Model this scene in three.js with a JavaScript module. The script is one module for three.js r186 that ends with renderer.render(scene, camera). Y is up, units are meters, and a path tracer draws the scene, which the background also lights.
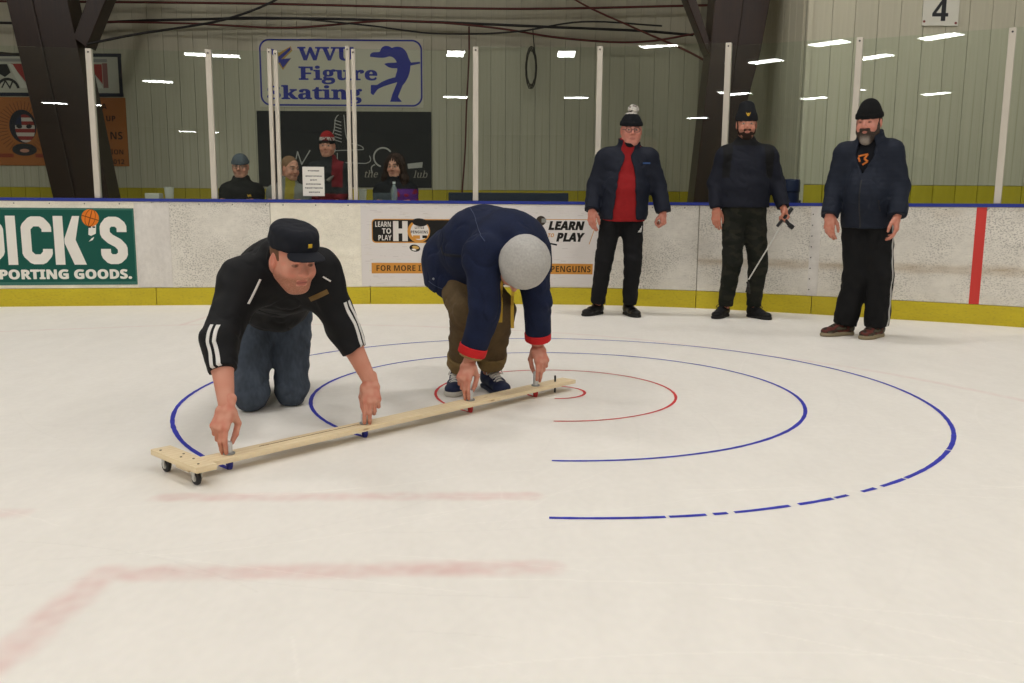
import * as THREE from 'three';
import { mergeGeometries, mergeVertices } from 'three/addons/utils/BufferGeometryUtils.js';
import { RoundedBoxGeometry } from 'three/addons/geometries/RoundedBoxGeometry.js';
import { ImprovedNoise } from 'three/addons/math/ImprovedNoise.js';
import { RectAreaLightUniformsLib } from 'three/addons/lights/RectAreaLightUniformsLib.js';

// ---------------------------------------------------------------- camera, light, exposure
const scene = new THREE.Scene();
scene.background = new THREE.Color(0x050505);
const camera = new THREE.PerspectiveCamera(42.62, 1024 / 683, 0.05, 200);
camera.rotation.order = 'YXZ';
camera.position.set(0, 0.9457, 0);
camera.rotation.set(-0.1543, 0, 0.0069);
scene.add(camera);
const renderer = new THREE.WebGLRenderer({ antialias: true });
renderer.toneMapping = THREE.LinearToneMapping;
renderer.toneMappingExposure = 1.0;
renderer.shadowMap.enabled = true;
RectAreaLightUniformsLib.init();
const LAMP = { w: 1.25, d: 0.62, y: 6.45, power: 29.2, glow: 11, color: new THREE.Color(1.0, 0.985, 0.975) };

// ---------------------------------------------------------------- helpers
const noiser = new ImprovedNoise();
const N3 = (x, y, z) => noiser.noise(x + 31.7, y + 17.3, z + 53.1);
const fbm = (x, y, z) => N3(x, y, z) * 0.6 + N3(x * 2.1, y * 2.1, z * 2.1) * 0.28 + N3(x * 4.3, y * 4.3, z * 4.3) * 0.12;
function rng(seed) { let a = seed >>> 0; return () => { a = (a + 0x6D2B79F5) >>> 0; let t = Math.imul(a ^ (a >>> 15), 1 | a); t = (t + Math.imul(t ^ (t >>> 7), 61 | t)) ^ t; return ((t ^ (t >>> 14)) >>> 0) / 4294967296; }; }
const clamp = (x, a = 0, b = 1) => Math.min(b, Math.max(a, x));
const mix = (a, b, t) => a + (b - a) * t;
const sm = (a, b, x) => { const t = clamp((x - a) / (b - a)); return t * t * (3 - 2 * t); };
const lin = hex => { const c = new THREE.Color(hex); return [c.r, c.g, c.b]; };
const mix3 = (a, b, t) => [mix(a[0], b[0], t), mix(a[1], b[1], t), mix(a[2], b[2], t)];
const v3 = a => new THREE.Vector3(a[0], a[1], a[2]);
const add = (a, b, s = 1) => [a[0] + b[0] * s, a[1] + b[1] * s, a[2] + b[2] * s];
const sub = (a, b) => [a[0] - b[0], a[1] - b[1], a[2] - b[2]];
const dot = (a, b) => a[0] * b[0] + a[1] * b[1] + a[2] * b[2];
const len = a => Math.hypot(a[0], a[1], a[2]);
const nrm = a => { const l = len(a) || 1; return [a[0] / l, a[1] / l, a[2] / l]; };
const cross = (a, b) => [a[1] * b[2] - a[2] * b[1], a[2] * b[0] - a[0] * b[2], a[0] * b[1] - a[1] * b[0]];
const lerp = (a, b, t) => [mix(a[0], b[0], t), mix(a[1], b[1], t), mix(a[2], b[2], t)];
const used = {};
function numbered(name) { const n = used[name] || 0; used[name] = n + 1; return n ? `${name}_${String(n).padStart(3, '0')}` : name; }
function mat(color, roughness = 0.8, extra = {}) { return new THREE.MeshStandardMaterial({ color, roughness, ...extra }); }
function vmat(roughness = 0.85, extra = {}) { return new THREE.MeshPhysicalMaterial({ color: 0xffffff, vertexColors: true, roughness, specularIntensity: 0.6, ...extra }); }
function mesh(name, geo, m, parent) { const o = new THREE.Mesh(geo, m); o.name = name; o.castShadow = o.receiveShadow = true; if (parent) parent.add(o); return o; }
function thing(name, label, category, pos = [0, 0, 0], group) { const g = new THREE.Group(); g.name = numbered(name); g.position.set(...pos); g.userData = { label, category }; if (group) g.userData.group = group; scene.add(g); return g; }
function one(name, geo, m, label, category, group) { const o = mesh(numbered(name), geo, m, scene); o.userData = { label, category }; if (group) o.userData.group = group; return o; }
function struct(name, geo, m) { const o = geo ? mesh(name, geo, m, scene) : new THREE.Group(); if (!geo) { o.name = name; scene.add(o); } o.userData = { kind: 'structure' }; return o; }
function boxAt(w, h, d, x, y, z, ry = 0) { const g = new THREE.BoxGeometry(w, h, d); if (ry) g.rotateY(ry); g.translate(x, y, z); return g; }
function rbox(w, h, d, r = 0.004, x = 0, y = 0, z = 0) { const g = new RoundedBoxGeometry(w, h, d, 2, r); g.translate(x, y, z); return g; }
function bar(a, b, r, seg = 12, r2 = r) { const A = v3(a), B = v3(b), L = A.distanceTo(B); const g = new THREE.CylinderGeometry(r2, r, L, seg); g.translate(0, L / 2, 0); g.applyQuaternion(new THREE.Quaternion().setFromUnitVectors(new THREE.Vector3(0, 1, 0), B.clone().sub(A).normalize())); g.translate(...a); return g; }
function tube(pts, r, seg = 40, rad = 6) { return new THREE.TubeGeometry(new THREE.CatmullRomCurve3(pts.map(v3)), seg, r, rad, false); }
function canvasTex(w, h, draw) { const c = document.createElement('canvas'); c.width = w; c.height = h; const g = c.getContext('2d'); draw(g, w, h); const t = new THREE.CanvasTexture(c); t.colorSpace = THREE.SRGBColorSpace; t.anisotropy = 8; return t; }
function dataTex(w, h, fn, srgb = true, rep = true) { const d = new Uint8Array(w * h * 4); for (let j = 0; j < h; j++) for (let i = 0; i < w; i++) { const c = fn(i / w, j / h, i, j), k = (j * w + i) * 4; d[k] = clamp(c[0]) * 255; d[k + 1] = clamp(c[1]) * 255; d[k + 2] = clamp(c[2]) * 255; d[k + 3] = 255; } const t = new THREE.DataTexture(d, w, h); t.magFilter = THREE.LinearFilter; t.minFilter = THREE.LinearMipmapLinearFilter; t.generateMipmaps = true; if (rep) t.wrapS = t.wrapT = THREE.RepeatWrapping; if (srgb) t.colorSpace = THREE.SRGBColorSpace; t.needsUpdate = true; return t; }

// ---------------------------------------------------------------- signed-distance modelling (surface nets)
function cone(a, b, ra, rb, flat = 0) {      // tapered capsule; flat: 1 cuts the b end square, 2 both
  const ab = sub(b, a), L2 = dot(ab, ab) || 1e-9, L = Math.sqrt(L2), ax = nrm(ab), R = Math.max(ra, rb);
  const f = (x, y, z) => { const px = x - a[0], py = y - a[1], pz = z - a[2]; let t = (px * ab[0] + py * ab[1] + pz * ab[2]) / L2; const tc = t < 0 ? 0 : t > 1 ? 1 : t; const dx = px - ab[0] * tc, dy = py - ab[1] * tc, dz = pz - ab[2] * tc; let d = Math.sqrt(dx * dx + dy * dy + dz * dz) - (ra + (rb - ra) * tc); if (flat) { d = Math.max(d, (t - 1) * L); if (flat > 1) d = Math.max(d, -t * L); } return d; };
  return { f, lo: [0, 1, 2].map(i => Math.min(a[i], b[i]) - R), hi: [0, 1, 2].map(i => Math.max(a[i], b[i]) + R) };
}
function ell(c, r, B) {                       // ellipsoid, B = three unit axes
  const m = Math.max(...r);
  const f = (x, y, z) => { let px = x - c[0], py = y - c[1], pz = z - c[2]; if (B) { const u = px * B[0][0] + py * B[0][1] + pz * B[0][2], v = px * B[1][0] + py * B[1][1] + pz * B[1][2], w = px * B[2][0] + py * B[2][1] + pz * B[2][2]; px = u; py = v; pz = w; } const ax = px / r[0], ay = py / r[1], az = pz / r[2]; const k0 = Math.sqrt(ax * ax + ay * ay + az * az), bx = ax / r[0], by = ay / r[1], bz = az / r[2]; const k1 = Math.sqrt(bx * bx + by * by + bz * bz); return k1 < 1e-9 ? -Math.min(...r) : k0 * (k0 - 1) / k1; };
  return { f, lo: c.map(q => q - m), hi: c.map(q => q + m) };
}
function ecap(a, b, ra, rb, side, flat = 0) { // capsule of elliptic section: ra, rb = [along side, across it]
  const ab = sub(b, a), L2 = dot(ab, ab), L = Math.sqrt(L2), ax = nrm(ab); const s = nrm(sub(side, ax.map(q => q * dot(side, ax)))), o = cross(ax, s); const R = Math.max(...ra, ...rb);
  const f = (x, y, z) => { const px = x - a[0], py = y - a[1], pz = z - a[2]; const t = (px * ab[0] + py * ab[1] + pz * ab[2]) / L2, tc = t < 0 ? 0 : t > 1 ? 1 : t; const r1 = ra[0] + (rb[0] - ra[0]) * tc, r2 = ra[1] + (rb[1] - ra[1]) * tc, r3 = Math.min(r1, r2); const qx = px - ab[0] * tc, qy = py - ab[1] * tc, qz = pz - ab[2] * tc; const u = (qx * s[0] + qy * s[1] + qz * s[2]) / r1, w = (qx * o[0] + qy * o[1] + qz * o[2]) / r2, l = (qx * ax[0] + qy * ax[1] + qz * ax[2]) / r3; const k0 = Math.sqrt(u * u + w * w + l * l), k1 = Math.sqrt(u * u / r1 / r1 + w * w / r2 / r2 + l * l / r3 / r3); let d = k1 < 1e-9 ? -r3 : k0 * (k0 - 1) / k1; if (flat) { d = Math.max(d, (t - 1) * L); if (flat > 1) d = Math.max(d, -t * L); } return d; };
  return { f, lo: [0, 1, 2].map(i => Math.min(a[i], b[i]) - R), hi: [0, 1, 2].map(i => Math.max(a[i], b[i]) + R) };
}
const bounds = ps => ({ lo: [0, 1, 2].map(i => Math.min(...ps.map(p => p.lo[i]))), hi: [0, 1, 2].map(i => Math.max(...ps.map(p => p.hi[i]))) });
function union(ps, k = 0.02) {
  const n = ps.length, F = ps.map(p => p.f), K = ps.map(p => p.k || k);
  const f = (x, y, z) => { let d = F[0](x, y, z); for (let i = 1; i < n; i++) { const e = F[i](x, y, z), kk = K[i]; const h = kk - Math.abs(d - e); d = Math.min(d, e); if (h > 0) d -= h * h / kk / 4; } return d; };
  return { f, ...bounds(ps) };
}
const carve = (p, q, k = 0.008) => ({ ...p, f: (x, y, z) => { const d = p.f(x, y, z), e = -q.f(x, y, z); const h = k - Math.abs(d - e); return Math.max(d, e) + (h > 0 ? h * h / k / 4 : 0); } });
const cut = (p, o, n) => { n = nrm(n); return { ...p, f: (x, y, z) => Math.max(p.f(x, y, z), (x - o[0]) * n[0] + (y - o[1]) * n[1] + (z - o[2]) * n[2]) }; };   // keeps what lies against n
const disp = (p, g) => ({ ...p, f: (x, y, z) => { const d = p.f(x, y, z); return d > 0.05 || d < -0.05 ? d : d - g(x, y, z); } });
const withK = (p, k) => ({ ...p, k });
function nets(p, cell, color) {
  const pad = cell * 2.5 + 0.012, lo = p.lo.map(q => q - pad), n = [0, 1, 2].map(i => Math.ceil((p.hi[i] + pad - lo[i]) / cell) + 1);
  const [nx, ny, nz] = n, g = new Float32Array(nx * ny * nz).fill(1), f = p.f, BK = 5;
  const id = (i, j, k) => (k * ny + j) * nx + i;
  for (let K = 0; K < nz; K += BK) for (let J = 0; J < ny; J += BK) for (let I = 0; I < nx; I += BK) {
    const h = BK / 2 * cell, c = f(lo[0] + I * cell + h, lo[1] + J * cell + h, lo[2] + K * cell + h), lim = h * 1.9 + 0.022;
    if (c > lim) continue;
    const deep = c < -lim - 0.02;
    for (let k = K; k < Math.min(nz, K + BK); k++) for (let j = J; j < Math.min(ny, J + BK); j++) for (let i = I; i < Math.min(nx, I + BK); i++) g[id(i, j, k)] = deep ? -1 : f(lo[0] + i * cell, lo[1] + j * cell, lo[2] + k * cell);
  }
  const vid = new Int32Array(nx * ny * nz).fill(-1), P = [], ix = [];
  const CX = [0, 1, 0, 1, 0, 1, 0, 1], CY = [0, 0, 1, 1, 0, 0, 1, 1], CZ = [0, 0, 0, 0, 1, 1, 1, 1], E = [[0, 1], [2, 3], [4, 5], [6, 7], [0, 2], [1, 3], [4, 6], [5, 7], [0, 4], [1, 5], [2, 6], [3, 7]];
  const d = new Float32Array(8);
  for (let k = 0; k < nz - 1; k++) for (let j = 0; j < ny - 1; j++) for (let i = 0; i < nx - 1; i++) {
    let m = 0; for (let c = 0; c < 8; c++) { d[c] = g[id(i + CX[c], j + CY[c], k + CZ[c])]; if (d[c] < 0) m++; }
    if (m === 0 || m === 8) continue;
    let x = 0, y = 0, z = 0, q = 0;
    for (const [a, b] of E) if ((d[a] < 0) !== (d[b] < 0)) { const t = d[a] / (d[a] - d[b]); x += mix(CX[a], CX[b], t); y += mix(CY[a], CY[b], t); z += mix(CZ[a], CZ[b], t); q++; }
    vid[id(i, j, k)] = P.length / 3; P.push(lo[0] + (i + x / q) * cell, lo[1] + (j + y / q) * cell, lo[2] + (k + z / q) * cell);
  }
  const quad = (a, b, c, e, flip) => { if (a < 0 || b < 0 || c < 0 || e < 0) return; if (flip) ix.push(a, c, b, a, e, c); else ix.push(a, b, c, a, c, e); };
  for (let k = 1; k < nz - 1; k++) for (let j = 1; j < ny - 1; j++) for (let i = 1; i < nx - 1; i++) {
    const s = g[id(i, j, k)] < 0;
    if (s !== (g[id(i + 1, j, k)] < 0)) quad(vid[id(i, j - 1, k - 1)], vid[id(i, j, k - 1)], vid[id(i, j, k)], vid[id(i, j - 1, k)], !s);
    if (s !== (g[id(i, j + 1, k)] < 0)) quad(vid[id(i - 1, j, k - 1)], vid[id(i - 1, j, k)], vid[id(i, j, k)], vid[id(i, j, k - 1)], !s);
    if (s !== (g[id(i, j, k + 1)] < 0)) quad(vid[id(i - 1, j - 1, k)], vid[id(i, j - 1, k)], vid[id(i, j, k)], vid[id(i - 1, j, k)], !s);
  }
  const geo = new THREE.BufferGeometry();
  geo.setAttribute('position', new THREE.Float32BufferAttribute(P, 3)); geo.setIndex(ix); geo.computeVertexNormals();
  if (color) paint(geo, color);
  return geo;
}
function paint(geo, color) { const p = geo.attributes.position, C = new Float32Array(p.count * 3); for (let i = 0; i < p.count; i++) { const c = color(p.getX(i), p.getY(i), p.getZ(i)); C[3 * i] = c[0]; C[3 * i + 1] = c[1]; C[3 * i + 2] = c[2]; } geo.setAttribute('color', new THREE.BufferAttribute(C, 3)); return geo; }
function join(gs) { return mergeGeometries(gs.map(g => { const q = g.index ? g : mergeVertices(g); const r = new THREE.BufferGeometry(); r.setIndex(q.index); for (const k of ['position', 'normal', 'color']) if (q.attributes[k]) r.setAttribute(k, q.attributes[k]); return r; }), false); }
function basisM(X, Y, Z, o, s = 1) { return new THREE.Matrix4().makeBasis(v3(X), v3(Y), v3(Z)).scale(new THREE.Vector3(s, s, s)).setPosition(...o); }
// a thin strip laid on a modelled surface: pts run along it, each shot inwards from outside towards its aim
function strip(p, path, width, lift = 0.0015, thick = 0.0012) {   // path: [{from, to, across}]
  const P = [], ix = [];
  path.forEach((q, i) => {
    const dir = nrm(sub(q.to, q.from)), L = len(sub(q.to, q.from)), ac = nrm(sub(q.across, dir.map(e => e * dot(q.across, dir))));
    for (const s of [-0.5, 0, 0.5]) { const o = add(q.from, ac, s * width); let t = 0; for (let k = 0; k < 60; k++) { const d = p.f(o[0] + dir[0] * t, o[1] + dir[1] * t, o[2] + dir[2] * t); if (d < 0.0003 || t > L) break; t += d * 0.7; } for (const e of [lift + thick, -0.002]) P.push(...add(o, dir, t - e)); }
    if (i) { const a = (i - 1) * 6, b = i * 6; const Q = (w, x, y, z) => ix.push(w, x, y, w, y, z); Q(a, a + 2, b + 2, b); Q(a + 2, a + 4, b + 4, b + 2); Q(a + 1, a, b, b + 1); Q(a + 4, a + 5, b + 5, b + 4); }
  });
  const g = new THREE.BufferGeometry(); g.setAttribute('position', new THREE.Float32BufferAttribute(P, 3)); g.setIndex(ix); g.computeVertexNormals(); return g;
}

// ---------------------------------------------------------------- the rink: plan of the dasher boards
const plan = new THREE.CatmullRomCurve3([[-12.5, -6.0], [-10.2, -6.75], [-8.2, -7.28], [-6.5, -7.62], [-4.674, -7.937], [-2.845, -8.2], [-1.081, -8.39], [0.425, -8.44], [1.45, -8.3], [2.469, -7.9], [3.45, -7.4], [4.2, -6.95], [5.2, -6.15], [6.2, -5.0], [7.0, -3.5], [7.5, -1.6], [7.7, 0.5]].map(([x, z]) => new THREE.Vector3(x, 0, z)), false, 'catmullrom', 0.5);
const PLN = plan.getSpacedPoints(2400), PLEN = plan.getLength();
function sAtX(x) { for (let i = 1; i < PLN.length; i++) if (PLN[i].x >= x) { const t = (x - PLN[i - 1].x) / (PLN[i].x - PLN[i - 1].x); return (i - 1 + t) / 2400 * PLEN; } return PLEN; }
function onPlan(s, off = 0) { const q = clamp(s / PLEN) * 2400, i = Math.min(2399, Math.floor(q)), a = PLN[i], b = PLN[i + 1], t = q - i; const tx = b.x - a.x, tz = b.z - a.z, l = Math.hypot(tx, tz); return { x: a.x + tx * t - tz / l * off, z: a.z + tz * t + tx / l * off, tx: tx / l, tz: tz / l }; }   // off > 0: towards the ice
// a slab that follows the boards from s0 to s1, between heights y0 and y1 and offsets o0 (back) and o1 (front); uv in metres
function slab(s0, s1, y0, y1, o0, o1, step = 0.12) {
  const n = Math.max(1, Math.ceil((s1 - s0) / step)), P = [], U = [], ix = []; let c = 0;
  const face = (fa, fb) => { for (let i = 0; i <= n; i++) { const s = s0 + (s1 - s0) * i / n; for (const [o, y, v] of [fa, fb]) { const q = onPlan(s, o); P.push(q.x, y, q.z); U.push(s - s0, v); } if (i) { const k = c + i * 2; ix.push(k - 2, k, k - 1, k, k + 1, k - 1); } } c += (n + 1) * 2; };
  face([o1, y0, y0], [o1, y1, y1]); face([o0, y1, y1], [o0, y0, y0]); face([o1, y1, y1], [o0, y1, y1]); face([o0, y0, y0], [o1, y0, y0]);
  for (const [s, fl] of [[s0, 0], [s1, 1]]) { for (const [o, y] of [[o0, y0], [o1, y0], [o1, y1], [o0, y1]]) { const q = onPlan(s, o); P.push(q.x, y, q.z); U.push(o, y); } if (fl) ix.push(c, c + 2, c + 1, c, c + 3, c + 2); else ix.push(c, c + 1, c + 2, c, c + 2, c + 3); c += 4; }
  const g = new THREE.BufferGeometry(); g.setAttribute('position', new THREE.Float32BufferAttribute(P, 3)); g.setAttribute('uv', new THREE.Float32BufferAttribute(U, 2)); g.setIndex(ix); g.computeVertexNormals(); return g;
}
function sheetUV(g, s0, s1, y0, y1) { const p = g.attributes.position, u = g.attributes.uv; for (let i = 0; i < p.count; i++) u.setXY(i, u.getX(i) / (s1 - s0), (u.getY(i) - y0) / (y1 - y0)); return g; }

// ---------------------------------------------------------------- ice
const HC = [0.2217, -4.394];                               // centre of the rings
const faint = [];                                          // worn red paint under the ice: [x0, z0, x1, z1, half width, strength]
faint.push([-1.13, -2.735, 0.06, -2.775, 0.032, 0.5], [-1.05, -2.14, 0.09, -2.2, 0.038, 0.62], [-1.05, -2.15, -1.09, -1.2, 0.04, 0.55], [-2.4, -2.5, -1.52, -2.58, 0.035, 0.3], [-2.6, -6.8, -2.57, -7.42, 0.02, 0.35]);
const farArc = new THREE.CatmullRomCurve3([[-5.2, -5.75], [-3.78, -6.39], [-3.2, -6.6], [-2.6, -6.81], [-1.09, -6.88], [0.25, -6.56], [1.03, -6.13], [1.71, -5.5], [2.12, -5.05], [2.39, -4.6], [2.56, -4.25], [2.9, -3.2], [3.0, -2.2]].map(([x, z]) => new THREE.Vector3(x, 0, z))).getPoints(90);
for (let i = 1; i < farArc.length; i++) faint.push([farArc[i - 1].x, farArc[i - 1].z, farArc[i].x, farArc[i].z, 0.022, 0.3]);
const IX0 = -7, IZ0 = -9, IW = 14, ID = 14, IR = 2048;
const iceBase = [0.912, 0.893, 0.856], icePink = [0.78, 0.50, 0.48];
const pinkGrid = new Float32Array(IR * IR);
for (const [x0, z0, x1, z1, w, k] of faint) {
  const R = w * 2.6, i0 = Math.floor((Math.min(x0, x1) - R - IX0) / IW * IR), i1 = Math.ceil((Math.max(x0, x1) + R - IX0) / IW * IR), j0 = Math.floor((Math.min(z0, z1) - R - IZ0) / ID * IR), j1 = Math.ceil((Math.max(z0, z1) + R - IZ0) / ID * IR);
  const L2 = (x1 - x0) ** 2 + (z1 - z0) ** 2;
  for (let j = Math.max(0, j0); j < Math.min(IR, j1); j++) for (let i = Math.max(0, i0); i < Math.min(IR, i1); i++) {
    const x = IX0 + i / IR * IW, z = IZ0 + j / IR * ID, t = clamp(((x - x0) * (x1 - x0) + (z - z0) * (z1 - z0)) / L2), d = Math.hypot(x - x0 - (x1 - x0) * t, z - z0 - (z1 - z0) * t) + N3(x * 14, z * 14, 3) * w * 0.35;
    const s = (1 - sm(w * 0.35, w * 1.9, d)) * k * (0.75 + 0.5 * N3(x * 5, z * 5, 8) + 0.45 * N3(x * 22, z * 22, 1));
    pinkGrid[j * IR + i] = Math.max(pinkGrid[j * IR + i], s);
  }
}
const scr = new Float32Array(IR * IR); {                   // blade and scraper scratches
  const r = rng(77);
  for (let q = 0; q < 1800; q++) { let x = r() * IR, z = r() * IR, a = r() < 0.6 ? (r() - 0.5) * 0.6 : r() * 6.28; const L = 20 + r() * 160, b = (r() - 0.5) * 0.012, s = (r() < 0.7 ? 1 : -0.8) * (0.003 + r() * 0.014); for (let k = 0; k < L; k++) { const i = x | 0, j = z | 0; if (i >= 0 && j >= 0 && i < IR && j < IR) scr[j * IR + i] += s; x += Math.cos(a); z += Math.sin(a); a += b; } }
}
const iceMap = dataTex(IR, IR, (u, v, i, j) => {
  const x = IX0 + u * IW, z = IZ0 + v * ID, k = j * IR + i;
  const m = 0.010 * fbm(x * 0.9, z * 0.9, 5) + 0.012 * N3(x * 9, z * 3.2, 2) + 0.010 * N3(x * 40, z * 24, 6) + scr[k], p = clamp(pinkGrid[k] * (1 - 6 * Math.max(0, scr[k])));
  return iceBase.map((c, q) => mix(c, icePink[q], p * 0.42) + m);
}, true, false);
const iceRough = dataTex(1024, 1024, (u, v) => { const q = 0.5 + 0.12 * fbm(u * 14, v * 14, 1) + 0.10 * N3(u * 90, v * 45, 4); return [q, q, q]; }, false);
iceRough.repeat.set(4, 4);
const iceMat = new THREE.MeshPhysicalMaterial({ map: iceMap, roughnessMap: iceRough, roughness: 1, ior: 1.31, specularIntensity: 0.8, bumpMap: iceRough, bumpScale: 0.0008 });
const iceShape = new THREE.Shape(); iceShape.moveTo(-12.5, -56);
for (let i = 0; i <= 200; i++) { const q = onPlan(i / 200 * PLEN, 0); iceShape.lineTo(q.x, -q.z); } iceShape.lineTo(7.7, -56); iceShape.lineTo(-12.5, -56);
const iceGeo = new THREE.ExtrudeGeometry(iceShape, { depth: 0.03, bevelEnabled: false }); iceGeo.rotateX(-Math.PI / 2); iceGeo.translate(0, -0.03, 0);
{ const p = iceGeo.attributes.position, u = iceGeo.attributes.uv; for (let i = 0; i < p.count; i++) u.setXY(i, (p.getX(i) - IX0) / IW, (p.getZ(i) - IZ0) / ID); }
const floor = struct('floor', iceGeo, iceMat);
struct('floor_walkway', boxAt(44, 0.2, 78, -2, -0.13, 21), mat(0x77736a, 0.9));

// rings drawn on the ice with markers
function ringArc(r, a0, a1, w, color, seed, gaps) {
  const n = Math.ceil(Math.abs(a1 - a0) * r / 0.012), P = [], ix = [], C = []; const rr = rng(seed); let prev = false;
  for (let i = 0; i <= n; i++) {
    const a = mix(a0, a1, i / n), h = w / 2 * (1 + 0.22 * N3(a * r * 22, seed, 1)), d = 0.0025 * N3(a * r * 3, seed, 9);
    const q = 0.88 + 0.25 * N3(a * r * 40, seed, 4);
    for (const s of [-1, 1]) { P.push(HC[0] + Math.sin(a) * (r + d + s * h), 0.0012, HC[1] + Math.cos(a) * (r + d + s * h)); C.push(color[0] * q, color[1] * q, color[2] * q); }
    const along = Math.abs(a - a0) * r, gap = gaps && along < 1.9 && N3(along * 23 + seed + 2.1, 2, 7) > 0.36;
    if (i && !gap) { const k = i * 2; ix.push(k - 2, k - 1, k + 1, k - 2, k + 1, k); }
  }
  const g = new THREE.BufferGeometry(); g.setAttribute('position', new THREE.Float32BufferAttribute(P, 3)); g.setAttribute('color', new THREE.Float32BufferAttribute(C, 3)); g.setIndex(ix); g.computeVertexNormals(); return g;
}
const BD = nrm([-1.253, 0, 1.37]), BANG = Math.atan2(BD[0], BD[2]) + 2 * Math.PI;   // where the board points now
const ringM = vmat(0.6, { side: THREE.DoubleSide });
const blueInk = lin('#3037b4'), redInk = lin('#d63a3c');
for (const [r, c, w, s, g, lab] of [[1.83, blueInk, 0.019, 3, true, 'large blue marker ring'], [1.22, blueInk, 0.018, 5, false, 'smaller blue marker ring'], [0.61, redInk, 0.014, 8, false, 'red marker ring'], [0.152, redInk, 0.016, 11, false, 'small red button ring']]) {
  const o = mesh('painted_ring', ringArc(r, -0.057, BANG, w, c, s, g), ringM, floor); o.userData.label = lab + ' drawn on the ice';
}

// ---------------------------------------------------------------- dasher boards, kick plates, cap rail
const boards = struct('wall_boards');
function scuffed(seed, base, dirt, band) {
  return dataTex(1024, 512, (u, v) => {
    const x = u * 2.4, y = v * 1.2;
    const sp = sm(0.0, 0.45, N3(x * 70 + seed, y * 88, seed) + 0.5 * N3(x * 150, y * 170, seed)) * sm(-0.35, 0.4, fbm(x * 2.6, y * 2.6, seed + 4)), ln = sm(0.34, 0.5, N3(x * 16 + seed * 3, y * 90, seed + 2)) * 0.3;
    const bd = band * Math.exp(-(((y - 0.44 - 0.02 * N3(x * 3, 1, seed)) / 0.035) ** 2)) * (0.6 + 0.6 * N3(x * 6, y * 30, seed)) + 0.25 * band * sm(0.8, 0.95, y) * sm(0, 0.4, N3(x * 4, y * 8, seed + 7));
    const m = 0.05 * fbm(x * 3.5, y * 4.5, seed) + 0.03 * N3(x * 16, y * 22, seed + 5) + 0.015 * N3(x * 60, y * 60, 3);
    const k = clamp(sp * 0.44 + ln * 0.3) * dirt;
    return base.map((c, i) => mix(mix(c + m, [0.42, 0.4, 0.37][i], k), [0.6, 0.5, 0.37][i], clamp(bd) * 0.55));
  });
}
const boardTone = [0.87, 0.85, 0.805];
const scuffMaps = [scuffed(1, boardTone, 1, 0), scuffed(2, boardTone, 0.95, 1), scuffed(3, [0.925, 0.90, 0.83], 0.25, 0.15), scuffed(4, [0.86, 0.84, 0.81], 0.16, 0.05)];
for (const t of scuffMaps) t.repeat.set(1 / 2.4, 1 / 1.2);
const boardMats = scuffMaps.map(t => new THREE.MeshPhysicalMaterial({ map: t, roughness: 0.55, specularIntensity: 0.6 }));
const kickMap = dataTex(512, 128, (u, v) => { const x = u * 2.4, y = v * 0.3, m = 0.05 * fbm(x * 4, y * 10, 2) + 0.02 * N3(x * 50, y * 50, 3), s = sm(0.25, 0.5, N3(x * 34, y * 80, 9)) * 0.13; return [mix(0.765 + m, 0.42, s), mix(0.69 + m, 0.4, s), mix(0.09 + m * 0.5, 0.2, s)]; });
kickMap.repeat.set(1 / 2.4, 1 / 0.3);
const kickMat = new THREE.MeshPhysicalMaterial({ map: kickMap, roughness: 0.5 });
const joints = [-12.2, -9.8, -7.4, -5.2, -3.32, -2.27, -1.36, 0.9, 1.73, 2.68, 4.6, 6.2, 7.3].map(sAtX), jointKind = [0, 0, 2, 2, 0, 2, 2, 0, 1, 1, 1, 0];
for (let i = 0; i + 1 < joints.length; i++) {
  const p = mesh('board_panel', slab(joints[i] + 0.003, joints[i + 1] - 0.003, 0.165, 0.955, -0.025, 0), boardMats[jointKind[i]], boards);
  mesh('kick_plate', slab(joints[i] + 0.003, joints[i + 1] - 0.003, -0.002, 0.162, -0.025, 0.012), kickMat, boards);
  for (let s = joints[i] + 0.12; s < joints[i + 1]; s += 0.3) { if (i > 10 || i < 3) continue; const q = onPlan(s, 0.001); const b = new THREE.SphereGeometry(0.006, 8, 6); b.scale(1, 1, 0.5); b.translate(q.x, 0.935, q.z); mesh('screw', b, mat(0x6a665e, 0.5), p); }
}
mesh('cap_rail', slab(joints[0], joints[12], 0.957, 0.985, -0.12, 0.008), mat(0x1c2f8c, 0.45), boards);
mesh('back_sheet', slab(joints[0], joints[12], -0.02, 0.955, -0.1, -0.09), mat(0xb9b4a6, 0.8), boards);
{ // bolted cover strip over one joint and the red goal-line mark
  const s = joints[9] - 0.045, st = mesh('joint_strip', slab(s, s + 0.085, 0.165, 0.955, 0, 0.006), boardMats[3], boards);
  for (let k = 0; k < 8; k++) for (const e of [0.015]) { const q = onPlan(s + e, 0.006), b = new THREE.SphereGeometry(0.006, 8, 6); b.translate(q.x, 0.22 + k * 0.095, q.z); mesh('bolt', b, mat(0x55514a, 0.5, { metalness: 0.6 }), st); }
  const rs = sAtX(3.78); mesh('goal_line_stripe', slab(rs, rs + 0.075, 0.165, 0.955, 0, 0.002), boardMats[0].clone(), boards).material = new THREE.MeshPhysicalMaterial({ color: 0xd0342c, roughness: 0.5 });
}

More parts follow.
